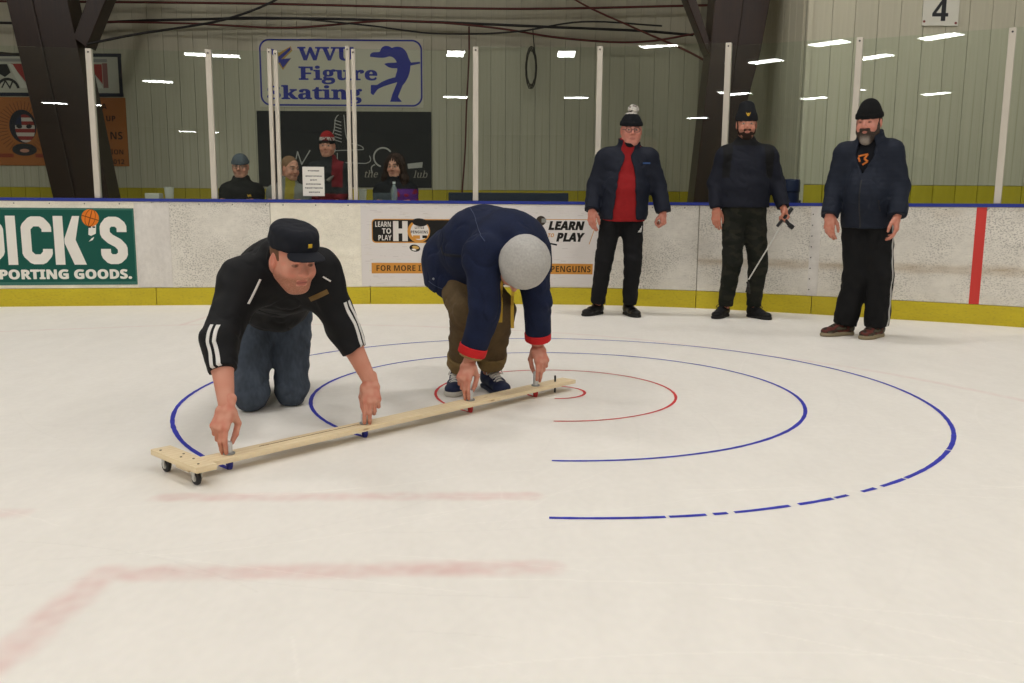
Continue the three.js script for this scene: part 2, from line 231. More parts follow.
// ---------------------------------------------------------------- glass above the boards
const glassMat = new THREE.MeshPhysicalMaterial({ color: new THREE.Color(0.95, 0.99, 0.965), roughness: 0.0, transmission: 1, thickness: 0, ior: 1.5 });
const postMat = mat(0xc9c1b2, 0.45);
const posts = [[-8.2, 2.3], [-6.1, 2.3], [-4.95, 2.3], [-3.835, 2.3], [-2.803, 2.32], [-2.262, 2.345], [-2.205, 2.33], [-1.552, 2.385], [-1.5, 2.36], [-0.36, 2.4], [0.806, 2.41], [1.937, 2.4], [2.983, 2.37], [3.997, 2.35], [5.0, 2.35], [5.95, 2.35]];
posts.forEach(([x, top], i) => {
  const q = onPlan(sAtX(x * (x > 2.5 ? 0.976 : 0.988)), -0.05), a = Math.atan2(-q.tz, q.tx);
  const thin = i >= 5 && i <= 8;
  const po = mesh('glass_post', rbox(thin ? 0.036 : 0.052, top - 0.985, 0.06, 0.006), postMat, boards); po.position.set(q.x, (top + 0.985) / 2, q.z); po.rotation.y = a;
  const bo = new THREE.SphereGeometry(0.008, 8, 6); bo.translate(0, (top - 0.985) / 2 - 0.03, 0.03); mesh('bolt', bo, mat(0x3a3835, 0.5), po);
  const nx = posts[i + 1]; if (!nx || i === 5 || i === 7) return;
  const r = onPlan(sAtX(nx[0] * (nx[0] > 2.5 ? 0.976 : 0.988)), -0.05), L = Math.hypot(r.x - q.x, r.z - q.z) - 0.03, b = Math.atan2(-(r.z - q.z), r.x - q.x), H = Math.min(top, nx[1]) - 0.985 + 0.004;
  const pane = mesh('glass_pane', new THREE.BoxGeometry(L, H, 0.012), glassMat, boards); pane.position.set((q.x + r.x) / 2, 0.985 + H / 2, (q.z + r.z) / 2); pane.rotation.y = b;
});

// ---------------------------------------------------------------- advertising sheets on the boards
function sheet(name, x0, x1, y0, y1, tex, label, off = 0.004) {
  const a = sAtX(x0), b = sAtX(x1), o = one(name, sheetUV(slab(a, b, y0, y1, 0.001, off), a, b, y0, y1), new THREE.MeshPhysicalMaterial({ map: tex, roughness: 0.5, specularIntensity: 0.5 }), label, 'advertisement'); return o;
}
function poly(g, pts, close) { g.beginPath(); pts.forEach(([x, y], i) => i ? g.lineTo(x, y) : g.moveTo(x, y)); if (close) g.closePath(); }
function grit(g, w, h, n, seed, col) { const r = rng(seed); g.fillStyle = col; for (let i = 0; i < n; i++) { const x = r() * w, y = r() * h; g.fillRect(x, y, 1 + r() * 5, 1 + r() * 2); } }
const dicks = canvasTex(1536, 728, (g, w, h) => {
  g.fillStyle = '#d9d4ca'; g.fillRect(0, 0, w, h); g.fillStyle = '#3d6f63'; g.fillRect(0, 0, w, h); g.fillStyle = '#0f5347'; g.fillRect(0, 18, w - 14, h - 48);
  g.strokeStyle = '#e9e4da'; g.lineJoin = 'bevel'; g.lineCap = 'butt'; g.lineWidth = 94;
  const T = 75, B = 535, t = T + 52, b = B - 52;
  const S = (pts, c) => { poly(g, pts, c); g.stroke(); };
  g.save(); g.translate(-85, 0); g.scale(0.96, 1); S([[190, t], [290, t], [360, t + 70], [360, b - 70], [290, b], [190, b], [190, t - 52]], false);       // D
  S([[480, T], [480, B]]);                                                                      // I
  S([[822, 225], [822, t + 55], [770, t], [680, t], [622, t + 55], [622, b - 55], [680, b], [770, b], [822, b - 55], [822, 385]]);   // C
  S([[938, T], [938, B]]); g.lineWidth = 112; poly(g, [[1080, T], [1150, T], [1100, 300], [1195, B], [1075, B], [990, 330], [990, 290]], true); g.fillStyle = '#e9e4da'; g.fill(); g.lineWidth = 94; g.restore();   // K
  g.save(); g.translate(-46, 0); S([[1458, 225], [1458, t + 40], [1410, t], [1338, t], [1298, t + 48], [1298, 245], [1345, 290], [1418, 330], [1458, 375], [1458, b - 42], [1410, b], [1338, b], [1298, b - 42], [1298, 385]]); g.restore(); g.save(); g.translate(-66, 0);   // S
  g.fillStyle = '#e9e4da'; poly(g, [[1170, 150], [1240, 150], [1232, 240], [1185, 262], [1160, 250]], true); g.fill(); poly(g, [[1188, 285], [1215, 270], [1200, 300], [1160, 316]], true); g.fill();
  g.fillStyle = '#e07a22'; g.beginPath(); g.arc(1188, 92, 82, 0, 7); g.fill(); g.strokeStyle = '#7a3a10'; g.lineWidth = 5; for (const [rx, ry] of [[82, 2], [2, 82], [46, 82]]) { g.beginPath(); g.ellipse(1188, 92, rx, ry, 0.3, 0, 7); g.stroke(); }
  g.fillStyle = '#1b1b1b'; g.fillRect(1165, 172, 26, 14); g.fillRect(1204, 172, 26, 14); g.restore();
  g.fillStyle = '#e9e4da'; g.font = 'bold 118px sans-serif'; g.textBaseline = 'alphabetic'; g.save(); g.translate(150, 668); const tw = g.measureText('SPORTING GOODS.').width; g.scale(1340 / tw, 1); g.fillText('SPORTING GOODS.', 0, 0); g.strokeStyle = '#e9e4da'; g.lineWidth = 7; g.strokeText('SPORTING GOODS.', 0, 0); g.restore();
  grit(g, w, h, 120, 5, 'rgba(230,225,210,0.25)');
});
sheet('advertising_board', -4.87, -3.48, 0.195, 0.895, dicks, 'green banner on the boards reading DICK\'S SPORTING GOODS');
const plainSheet = scuffMaps[3].clone(); plainSheet.repeat.set(0.3, 0.6); plainSheet.needsUpdate = true;
sheet('blank_board_sheet', -3.475, -3.17, 0.17, 0.945, plainSheet, 'plain white sheet on the boards right beside the green banner');
const learn = canvasTex(2048, 700, (g, w, h) => {
  g.fillStyle = '#dcd6d1'; g.fillRect(0, 0, w, h);
  const r = rng(9); for (let i = 0; i < 900; i++) { g.fillStyle = `rgba(${r() < 0.5 ? '150,140,135' : '200,190,170'},${0.08 + r() * 0.25})`; g.fillRect(r() * w, r() * h, 4 + r() * 60, 1 + r() * 5); }
  g.fillStyle = '#c98b3a'; g.fillRect(85, 500, 1900, 92);
  g.fillStyle = '#4a3418'; g.font = 'bold 68px sans-serif'; g.fillText('FOR MORE INFO', 120, 570, 530); g.font = 'bold 74px sans-serif'; g.fillText('PENGUINS', 1620, 573, 350);
  const rr = (x, y, ww, hh, q) => { g.beginPath(); g.moveTo(x + q, y); g.arcTo(x + ww, y, x + ww, y + hh, q); g.arcTo(x + ww, y + hh, x, y + hh, q); g.arcTo(x, y + hh, x, y, q); g.arcTo(x, y, x + ww, y, q); g.closePath(); };
  g.fillStyle = '#c98b3a'; rr(92, 122, 700, 206, 34); g.fill(); g.fillStyle = '#191714'; rr(100, 130, 684, 188, 28); g.fill();
  g.fillStyle = '#d9d3cb'; g.font = 'bold 62px sans-serif'; g.textAlign = 'right'; g.fillText('LEARN', 258, 190, 140); g.fillText('TO', 258, 248); g.fillText('PLAY', 258, 306, 115); g.textAlign = 'left';
  g.fillRect(272, 140, 46, 172); g.fillRect(350, 140, 46, 172); g.fillRect(310, 204, 50, 42);
  g.fillStyle = '#c98b3a'; g.beginPath(); g.arc(490, 228, 96, 0, 7); g.fill(); g.fillStyle = '#d9d3cb'; g.beginPath(); g.arc(498, 224, 78, 0, 7); g.fill(); g.fillStyle = '#191714'; g.beginPath(); g.ellipse(500, 150, 66, 34, 0.1, 0, 7); g.fill(); g.fillStyle = '#2a2018'; g.font = 'bold 26px sans-serif'; g.fillText('LITTLE', 455, 205, 90); g.font = 'bold 34px sans-serif'; g.fillText('PENGUINS', 420, 245, 150); g.fillStyle = '#c98b3a'; g.fillRect(440, 262, 60, 30); g.fillStyle = '#191714'; g.fillRect(520, 262, 40, 24);
  g.fillStyle = '#191714'; g.beginPath(); g.ellipse(455, 372, 46, 30, 0.2, 0, 7); g.fill(); g.fillStyle = '#c9a25a'; g.beginPath(); g.ellipse(462, 366, 30, 14, 0.2, 0, 7); g.fill(); g.fillStyle = '#efe9e0'; g.beginPath(); g.ellipse(448, 385, 20, 8, 0.2, 0, 7); g.fill();
  g.strokeStyle = '#c98b3a'; g.lineWidth = 5; poly(g, [[1560, 118], [2020, 118], [1950, 330]]); g.stroke(); g.save();
  g.restore(); g.save(); g.transform(1, 0, -0.22, 1, 0, 0); g.fillStyle = '#14120f'; g.font = 'bold 96px sans-serif'; g.fillText('LEARN', 1640, 205, 350); g.fillText('PLAY', 1730, 305, 280); g.strokeStyle = '#14120f'; g.lineWidth = 8; g.strokeText('LEARN', 1640, 205, 350); g.strokeText('PLAY', 1730, 305, 280); g.fillStyle = '#c98b3a'; g.font = 'bold 44px sans-serif'; g.fillText('TO', 1650, 270); g.restore();
  g.save(); g.translate(85, 0); g.fillStyle = '#b9771f'; poly(g, [[1300, 190], [1350, 130], [1420, 120], [1450, 175], [1440, 250], [1500, 330], [1450, 320], [1390, 270], [1330, 250]], true); g.fill(); g.fillStyle = '#3a3128'; g.beginPath(); g.arc(1450, 130, 42, 0, 7); g.fill(); g.fillStyle = '#8b8b86'; g.fillRect(1455, 110, 40, 36); g.strokeStyle = '#191714'; g.lineWidth = 14; poly(g, [[1390, 180], [1500, 320], [1590, 338]]); g.stroke(); g.restore();
});
sheet('advertising_board', -1.44, 0.84, 0.175, 0.945, learn, 'pale banner on the boards reading LEARN TO PLAY with an orange band');

// ---------------------------------------------------------------- the hall
const wallMap = dataTex(512, 512, (u, v) => { const m = 0.035 * fbm(u * 5, v * 3, 2) + 0.02 * N3(u * 60, v * 20, 5), s = 0.10 * sm(0.25, 0.6, N3(u * 9, v * 2, 7)); return [0.735 + m - s, 0.712 + m - s, 0.62 + m - s * 1.1]; });
const wallYel = dataTex(512, 256, (u, v) => { const m = 0.04 * fbm(u * 6, v * 3, 4) + 0.02 * N3(u * 60, v * 30, 5); return [0.72 + m, 0.65 + m, 0.10 + m]; });
const sidingM = [0.96, 1.0, 0.985, 0.97].map(k => new THREE.MeshPhysicalMaterial({ map: wallMap, color: new THREE.Color(k, k, k), roughness: 0.6 }));
const sidingY = [0.95, 1.0, 0.98].map(k => new THREE.MeshPhysicalMaterial({ map: wallYel, color: new THREE.Color(k, k, k), roughness: 0.55 }));
const PW = 0.229;
const upperG = new RoundedBoxGeometry(PW - 0.004, 5.72, 0.03, 1, 0.003), lowerG = new RoundedBoxGeometry(PW - 0.006, 1.21, 0.03, 1, 0.003);
const gapM = mat(0x9a9585, 0.9);
function siding(w, from, to, at, turn) {     // vertical metal siding from 'from' along the wall, one piece after the other
  const L = Math.hypot(to[0] - from[0], to[1] - from[1]), n = Math.floor(L / PW), dx = (to[0] - from[0]) / L, dz = (to[1] - from[1]) / L;
  for (let i = 0; i < n; i++) {
    const x = from[0] + dx * PW * (i + 0.5), z = from[1] + dz * PW * (i + 0.5);
    const a = mesh('siding_panel', upperG, sidingM[(i * 7 + at) % 4], w); a.position.set(x, 1.18 + 2.86, z); a.rotation.y = turn;
    const b = mesh('siding_panel', lowerG, sidingY[(i * 5 + at) % 3], w); b.position.set(x, 0.572, z); b.rotation.y = turn;
  }
}
const WZ = -14, RX = 2.98, RZ = -9.2;
const wb = struct('wall_back', boxAt(36.2, 7.2, 0.2, -26.1 + 18 - 0.95, 3.47, WZ - 0.116), gapM);
siding(wb, [-10.2, WZ], [RX, WZ], 0, 0);
const ws = struct('wall_return', boxAt(0.2, 7.2, 4.7, RX + 0.116, 3.47, (WZ + RZ) / 2 - 0.1), gapM);
siding(ws, [RX, WZ + 0.03], [RX, RZ + 0.02], 1, Math.PI / 2);
const wr = struct('wall_right', boxAt(16, 7.2, 0.2, RX + 8.1, 3.47, RZ - 0.116), gapM);
siding(wr, [RX - 0.015, RZ], [RX + 6.2, RZ], 2, 0);
struct('trim_1', boxAt(0.05, 6.9, 0.05, RX - 0.012, 3.42, RZ + 0.012), sidingM[1]);
const plainWall = new THREE.MeshPhysicalMaterial({ map: wallMap, roughness: 0.7 });
struct('wall_left', boxAt(0.2, 7.2, 76, -27.1, 3.47, 23.5), plainWall);
struct('wall_far_right', boxAt(0.2, 7.2, 72, 18.8, 3.47, 26), plainWall);
struct('wall_front', boxAt(46, 7.2, 0.2, -4.1, 3.47, 60.5), plainWall);
struct('ceiling', boxAt(46.2, 0.2, 76, -4.1, 7.05, 23), mat(0x9a917f, 0.9));

// laminated timber arches
const woodMap = dataTex(256, 1024, (u, v) => { const s = N3(u * 60 + 0.6 * N3(u * 4, v * 6, 3), v * 2.2, 1), k = 0.5 + 0.3 * s + 0.25 * fbm(u * 8, v * 3, 2); return [mix(0.13, 0.225, k), mix(0.085, 0.145, k), mix(0.06, 0.095, k)]; });
const archM = new THREE.MeshPhysicalMaterial({ map: woodMap, roughness: 0.36, specularIntensity: 0.9 });
function plate(pts, z, depth, m, name, parent) { const s = new THREE.Shape(); pts.forEach(([x, y], i) => i ? s.lineTo(x, y) : s.moveTo(x, y)); const g = new THREE.ExtrudeGeometry(s, { depth, bevelEnabled: true, bevelSize: 0.008, bevelThickness: 0.008, bevelSegments: 1 }); g.translate(0, 0, z - depth / 2); return mesh(name, g, m, parent); }
{
  const a = struct('trim_2'); a.userData.label = 'dark laminated timber arch with a rising brace beside the orange banner';
  plate([[-6.195, -0.03], [-5.92, -0.03], [-6.42, 3.3], [-7.0, 6.9], [-7.345, 6.9]], -12.5, 0.42, archM, 'lamination', a);
  plate([[-5.917, -0.03], [-5.46, -0.03], [-6.5, 6.9], [-6.997, 6.9], [-6.417, 3.3]], -12.5, 0.36, archM, 'lamination', a);
  plate([[-5.95, 3.15], [-5.79, 3.03], [-3.9, 6.9], [-4.25, 6.9]], -12.45, 0.26, archM, 'brace', a);
  const b = struct('trim_3'); b.userData.label = 'dark laminated timber arch with a rising brace behind the hatted men';
  plate([[1.94, -0.03], [2.23, -0.03], [2.25, 1.0], [2.45, 3.17], [2.55, 6.9], [2.25, 6.9], [2.154, 3.17], [2.125, 2.54], [2.007, 1.02]], -10, 0.36, archM, 'lamination', b);
  plate([[2.233, -0.03], [2.36, -0.03], [2.424, 1.02], [2.524, 2.0], [2.66, 2.6], [2.742, 3.175], [2.9, 4.2], [2.93, 6.9], [2.553, 6.9], [2.453, 3.17], [2.253, 1.0]], -10, 0.3, archM, 'lamination', b);
  plate([[2.20, 2.5], [2.10, 2.62], [0.2, 6.9], [0.55, 6.9]], -10, 0.22, archM, 'brace', b);
}

// ceiling fittings: over the rink and down the hall (they show again in the glass)
const diffuserM = new THREE.MeshStandardMaterial({ color: 0xffffff, emissive: LAMP.color, emissiveIntensity: LAMP.glow, roughness: 0.5 });
const housingM = mat(0xd8d5cc, 0.6);
const lampSpots = [];
for (const z of [-7.0, -1.4, 3.6, 7.8]) for (const x of [-9.5, -4.2, 1.2, 6.6]) lampSpots.push([x, x > 5 && z < -5 ? -5 : z, 0]);
lampSpots.push([-4.5, 19.0, 0], [-7.0, 27.4, 0], [-12.0, 39.1, 0], [1.26, 16.5, 1], [2.2, 29.7, 0], [-6.2, 13.9, 0], [-8.2, 57.0, 0], [-9.5, 13.3, 0], [-13.1, 15.0, 0], [-19.6, 22.5, 0], [-17.9, 26.7, 0]);
for (const [x, z, turn] of lampSpots) {
  const t = thing('ceiling_light', 'rectangular white ceiling light hanging over the rink', 'light', [x, LAMP.y, z], 'ceiling lights over the rink'); if (turn) t.rotation.y = Math.PI / 2;
  mesh('housing', boxAt(LAMP.w + 0.08, 0.12, LAMP.d + 0.08, 0, 0.07, 0), housingM, t);
  mesh('diffuser', boxAt(LAMP.w, 0.016, LAMP.d, 0, 0.004, 0), diffuserM, t);
  for (const s of [-0.5, 0.5]) mesh('hanger', bar([s, 0.13, 0], [s, 0.5, 0], 0.006, 6), housingM, t);
  const l = new THREE.RectAreaLight(LAMP.color, LAMP.power, LAMP.w, LAMP.d); l.position.set(0, -0.012, 0); l.rotation.x = -Math.PI / 2; l.castShadow = true; t.add(l);
}

// cables and pipe in front of the back wall
const cabM = mat(0x1f1c1a, 0.6), redM = mat(0x5a2620, 0.6);
function cable(pts, r, m, label) { one('cable', tube(pts, r, 60, 6), m, label, 'cable'); }
const CZ = -13.75;
cable([[-8.6, 3.63, CZ], [-6.9, 3.6, CZ], [-5.4, 3.66, CZ], [-3.2, 3.70, CZ], [-1.2, 3.66, CZ], [0.6, 3.60, CZ], [2.0, 3.55, CZ], [2.7, 3.5, CZ]], 0.02, cabM, 'thick black cable strung straight across the wall above the blue sign');
cable([[-6.2, 3.62, CZ + 0.08], [-4.8, 3.6, CZ + 0.08], [-3.4, 3.55, CZ + 0.08], [-1.8, 3.66, CZ + 0.08], [-0.4, 3.58, CZ + 0.08], [0.8, 3.42, CZ + 0.08], [1.9, 3.38, CZ + 0.08], [2.8, 3.52, CZ + 0.08]], 0.016, redM, 'reddish sagging cable looping below the thick black one');
cable([[-5.0, 3.64, CZ + 0.15], [-3.6, 3.68, CZ + 0.15], [-2.2, 3.58, CZ + 0.15], [-1.2, 3.47, CZ + 0.15], [0.0, 3.5, CZ + 0.15], [1.0, 3.65, CZ + 0.15], [2.2, 3.6, CZ + 0.15]], 0.013, cabM, 'thin black cable weaving between the thicker cables');
cable([[-8.6, 3.92, CZ], [-4, 3.91, CZ], [0, 3.86, CZ], [2.9, 3.93, CZ]], 0.018, redM, 'straight dull red pipe along the top of the back wall');
cable([[-5.75, 3.05, -12.25], [-5.2, 3.25, -12.6], [-4.7, 3.42, -13], [-4.2, 3.62, -13.4], [-3.6, 3.9, -13.6], [-3.0, 4.3, -13.7]], 0.017, cabM, 'black cable rising from the timber brace to the bundle');
cable([[-8.8, 3.3, -13.6], [-7.6, 3.12, -13.4], [-6.9, 3.0, -12.9], [-6.75, 2.95, -12.75]], 0.016, cabM, 'black cable reaching the far side of the timber arch');
cable([[0.4, 4.3, -13.6], [0.9, 3.86, -13.2], [1.6, 3.35, -12.4], [2.1, 2.85, -11.2], [2.2, 2.55, -10.25]], 0.013, redM, 'thin cable slanting down to the arch behind the men');
cable([[-0.68, 3.6, CZ], [-0.68, 3.2, CZ], [-0.72, 2.4, CZ], [-0.74, 1.8, CZ], [-0.8, 1.0, CZ]], 0.014, redM, 'cord hanging straight down the back wall');
{ const pts = []; for (let i = 0; i <= 90; i++) { const a = i / 90 * Math.PI * 8, k = 1 + 0.12 * Math.sin(i * 0.9); pts.push([0.26 + Math.cos(a) * 0.075 * k, 3.0 + Math.sin(a) * 0.28 * k, CZ + 0.02 + i * 0.0006]); } pts.push([0.3, 3.35, CZ + 0.04], [0.28, 3.58, CZ]); one('cable_coil', new THREE.TubeGeometry(new THREE.CatmullRomCurve3(pts.map(v3)), 300, 0.009, 5), mat(0x35332d, 0.7), 'coil of dark cable hung on the back wall', 'cable'); }

// ---------------------------------------------------------------- signs on the walls
function panel(name, x0, x1, y0, y1, z, tex, label, category, d = 0.015) { const g = new THREE.BoxGeometry(x1 - x0, y1 - y0, d), o = one(name, g, new THREE.MeshPhysicalMaterial({ map: tex, roughness: 0.6 }), label, category); o.position.set((x0 + x1) / 2, (y0 + y1) / 2, z + 0.016 + d / 2); return o; }
const wvu = canvasTex(1660, 700, (g, w, h) => {
  g.fillStyle = '#cdc7b2'; g.fillRect(0, 0, w, h); const B = '#1e2a92';
  g.strokeStyle = B; g.lineWidth = 17; const q = 95; g.beginPath(); g.moveTo(20 + q, 20); g.arcTo(w - 20, 20, w - 20, h - 20, q); g.arcTo(w - 20, h - 20, 20, h - 20, q); g.arcTo(20, h - 20, 20, 20, q); g.arcTo(20, 20, w - 20, 20, q); g.closePath(); g.stroke();
  g.fillStyle = B; g.font = 'bold 180px serif'; const T = (s, x, y, mw) => { const tw = g.measureText(s).width; g.save(); g.translate(x, y); g.scale(mw / tw, 1); g.fillText(s, 0, 0); g.lineWidth = 7; g.strokeText(s, 0, 0); g.restore(); };
  T('WVU', 400, 222, 560); T('Figure', 400, 420, 800); T('Skating', 75, 618, 960);
  g.fillStyle = '#b8913a'; poly(g, [[95, 95], [215, 150], [330, 85], [345, 130], [235, 235], [335, 200], [245, 325], [205, 260], [140, 150]], true); g.fill(); g.fillStyle = B; poly(g, [[105, 105], [160, 118], [205, 190], [325, 95], [330, 122], [230, 215], [330, 205], [245, 305], [215, 245], [200, 260], [120, 130]], true); g.fill();
  g.beginPath(); g.moveTo(1125, 165); g.bezierCurveTo(1150, 120, 1200, 150, 1225, 130); g.bezierCurveTo(1240, 70, 1300, 60, 1345, 95); g.bezierCurveTo(1420, 60, 1490, 95, 1510, 190); g.lineTo(1535, 240); g.lineTo(1625, 232); g.lineTo(1628, 250); g.lineTo(1530, 272); g.bezierCurveTo(1525, 360, 1490, 430, 1450, 470); g.lineTo(1400, 590); g.lineTo(1440, 640); g.lineTo(1320, 640); g.lineTo(1345, 560); g.lineTo(1395, 440); g.bezierCurveTo(1330, 460, 1250, 480, 1195, 515); g.lineTo(1150, 575); g.lineTo(1125, 555); g.lineTo(1128, 470); g.lineTo(1190, 470); g.bezierCurveTo(1260, 420, 1330, 400, 1375, 390); g.bezierCurveTo(1385, 350, 1400, 320, 1395, 300); g.bezierCurveTo(1340, 300, 1310, 300, 1265, 255); g.bezierCurveTo(1310, 240, 1360, 245, 1392, 240); g.bezierCurveTo(1380, 200, 1340, 170, 1300, 185); g.bezierCurveTo(1250, 205, 1180, 190, 1125, 185); g.closePath(); g.fill();
});
panel('wall_sign', -3.934, -1.393, 2.43, 3.46, WZ, wvu, 'pale sign with blue border reading WVU Figure Skating and a blue skater', 'sign');
const black = canvasTex(1400, 600, (g, w, h) => {
  g.fillStyle = '#141414'; g.fillRect(0, 0, w, h); g.strokeStyle = '#b9b6ac'; g.lineWidth = 7; g.lineCap = 'round'; g.lineJoin = 'round';
  g.beginPath(); g.moveTo(655, 30); g.bezierCurveTo(610, 60, 640, 130, 600, 190); g.bezierCurveTo(580, 240, 640, 250, 620, 320); g.moveTo(700, 30); g.bezierCurveTo(710, 120, 700, 200, 740, 250); g.bezierCurveTo(800, 260, 860, 270, 850, 300); g.lineTo(620, 310); g.moveTo(640, 330); g.lineTo(640, 400); g.moveTo(600, 400); g.lineTo(860, 410); g.quadraticCurveTo(930, 400, 900, 350); g.stroke(); for (let i = 0; i < 7; i++) { g.beginPath(); g.moveTo(625, 70 + i * 26); g.lineTo(675, 85 + i * 26); g.stroke(); }
  g.lineWidth = 13; g.beginPath(); g.arc(1010, 360, 75, -0.7, 1.9, true); g.stroke(); g.lineWidth = 9; poly(g, [[290, 440], [320, 320], [350, 420], [420, 310]]); g.stroke(); g.beginPath(); g.moveTo(920, 480); g.quadraticCurveTo(900, 430, 940, 420); g.stroke();
  g.fillStyle = '#a9a190'; g.font = 'italic 74px serif'; g.fillText('the', 850, 520); g.fillText('lub', 1250, 520); g.fillStyle = '#b9b6ac'; poly(g, [[1205, 410], [1330, 395], [1325, 440], [1210, 450]], true); g.fill(); g.font = 'italic 50px serif'; g.fillText('of', 700, 560);
});
panel('wall_banner', -3.99, -1.28, 1.21, 2.37, WZ, black, 'black banner with a white line drawing of a skate below the blue sign', 'banner');
const hockey = canvasTex(1400, 420, (g, w, h) => {
  g.fillStyle = '#161c30'; g.fillRect(0, 0, w, h); g.fillStyle = '#bdb9a8'; g.fillRect(30, 34, w - 64, h - 68);
  for (const x of [330, 1080]) { g.fillStyle = '#8e8b86'; g.fillRect(x - 150, 55, 330, 30); g.fillStyle = '#8a5a54'; g.fillRect(x + 130, 95, 50, 240); g.fillStyle = '#a3302b'; poly(g, [[x - 20, 105], [x + 125, 105], [x + 125, 300]], true); g.fill(); g.fillStyle = '#d4d0c2'; poly(g, [[x - 50, 105], [x - 5, 110], [x + 130, 340], [x + 60, 340]], true); g.fill(); g.fillStyle = '#15161a'; poly(g, [[x - 150, 110], [x - 60, 110], [x - 30, 190], [x - 90, 235], [x - 150, 200]], true); g.fill(); g.strokeStyle = '#15161a'; g.lineWidth = 26; g.beginPath(); g.arc(x - 70, 360, 105, Math.PI * 1.05, Math.PI * 1.95); g.stroke(); g.lineWidth = 14; poly(g, [[x - 130, 340], [x - 90, 270], [x - 50, 340], [x - 20, 280]]); g.stroke(); }
  g.fillStyle = '#4b4a48'; g.font = '60px sans-serif'; g.fillText('M', 640, 190);
});
panel('wall_banner', -8.226, -6.045, 2.565, 3.21, WZ, hockey, 'white banner in a dark blue frame with red and black hockey emblems', 'banner');
const orange = canvasTex(1400, 660, (g, w, h) => {
  g.fillStyle = '#a8652f'; g.fillRect(0, 0, w, h); g.save(); g.translate(400, 300); g.strokeStyle = '#6b3a1a'; g.lineWidth = 6; for (let i = 0; i < 40; i++) { const a = i / 40 * 6.283; g.beginPath(); g.moveTo(Math.cos(a) * 150, Math.sin(a) * 170); g.lineTo(Math.cos(a) * 250, Math.sin(a) * 260); g.stroke(); } 
  g.fillStyle = '#22222a'; g.beginPath(); g.ellipse(0, -20, 130, 160, 0, 0, 7); g.fill(); g.fillStyle = '#c7bcae'; g.beginPath(); g.ellipse(20, 0, 95, 135, 0, 0, 7); g.fill(); g.save(); g.clip(); for (let i = 0; i < 8; i++) { g.fillStyle = i % 2 ? '#c7bcae' : '#8f2d27'; g.fillRect(-140, -140 + i * 36, 280, 36); } g.fillStyle = '#232942'; g.fillRect(-140, -140, 130, 110); g.restore(); g.fillStyle = '#15151a'; g.beginPath(); g.ellipse(-35, -20, 28, 20, 0.2, 0, 7); g.fill(); g.beginPath(); g.ellipse(60, -20, 28, 20, -0.2, 0, 7); g.fill(); g.fillStyle = '#2b2b2e'; g.beginPath(); g.ellipse(0, 205, 120, 60, 0, 0, 7); g.fill(); g.fillStyle = '#c98f78'; g.beginPath(); g.ellipse(0, 215, 45, 18, 0, 0, 7); g.fill(); g.restore();
  g.fillStyle = '#8c3a24'; g.fillRect(130, 545, 160, 36); g.fillRect(500, 545, 170, 36); g.fillStyle = '#c59a70'; g.font = 'bold 46px sans-serif'; 
  g.fillStyle = '#2c190c'; g.textAlign = 'right'; g.font = 'bold 74px sans-serif'; g.fillText('A', 1220, 110); g.fillText('UP', 1300, 225); g.font = 'bold 100px sans-serif'; g.fillText('NS', 1360, 400); g.font = 'bold 66px sans-serif'; g.fillText('TION', 1360, 545); g.fillText('2012', 1360, 640);
});
panel('wall_banner', -8.283, -6.02, 1.51, 2.55, WZ, orange, 'orange banner with a flag-painted face and dark lettering ending in 2012', 'banner');
const four = canvasTex(256, 256, (g, w, h) => { g.fillStyle = '#d3cfc0'; g.fillRect(0, 0, w, h); g.fillStyle = '#17171a'; g.font = 'bold 215px sans-serif'; g.textAlign = 'center'; g.fillText('4', 126, 222); g.fillStyle = '#7a2a22'; for (const [x, y] of [[14, 226], [240, 236], [240, 14], [14, 14]]) { g.beginPath(); g.arc(x, y, 9, 0, 7); g.fill(); } });
panel('wall_sign', 4.09, 4.45, 2.755, 3.1, RZ, four, 'square white sign with a black figure 4 on the right wall', 'sign');

// ---------------------------------------------------------------- things behind the glass
{ const q = onPlan(sAtX(-1.87), -0.036); const note = canvasTex(220, 300, (g, w, h) => { g.fillStyle = '#e2ded4'; g.fillRect(0, 0, w, h); const r = rng(4); [[36, 0.5], [90, 0.72], [130, 0.3], [172, 0.7], [212, 0.8], [255, 0.45]].forEach(([y, k]) => { let x = w / 2 - w * k / 2; while (x < w / 2 + w * k / 2) { const l = 4 + r() * 12; g.fillStyle = '#5d5a56'; g.fillRect(x, y, l, 9 + r() * 4); x += l + 3; } }); });
  const o = one('paper_notice', new THREE.BoxGeometry(0.2, 0.27, 0.002), [0, 1, 2, 3, 4, 5].map(i => i === 4 ? new THREE.MeshStandardMaterial({ map: note, roughness: 0.8 }) : mat(0xe2ded4)), 'white paper notice taped to the glass in front of the red hat', 'notice'); o.position.set(q.x, 1.155, q.z); o.rotation.y = Math.atan2(-q.tz, q.tx); }
{ const t = thing('table', 'long pale table standing behind the boards', 'table', [-2.25, -0.03, -8.62]); t.rotation.y = 0.06; const m = mat(0xa79f90, 0.6); mesh('tabletop', rbox(2.9, 0.035, 0.3, 0.008, 0, 0.96, 0), m, t); for (const x of [-1.35, 1.35]) for (const z of [-0.12, 0.12]) mesh('leg', bar([x, 0, z], [x, 0.945, z], 0.018), mat(0x55524c, 0.5), t); }
function cup(x, y, z, h, r, label) { const g = new THREE.LatheGeometry([[0, 0], [r * 0.75, 0], [r, h], [r * 1.06, h], [r * 1.06, h - 0.008], [r * 0.95, h - 0.006], [r * 0.7, 0.006], [0, 0.006]].map(([a, b]) => new THREE.Vector2(a, b)), 20); const o = one('paper_cup', g, mat(0xd8d4c8, 0.6), label, 'cup'); o.position.set(x, y, z); }
const TY = 0.9475;
cup(-3.3, TY, -8.52, 0.15, 0.045, 'white paper cup beside the person in the grey knit cap');
cup(-1.46, TY, -8.62, 0.14, 0.04, 'white paper cup beside the long-haired woman');
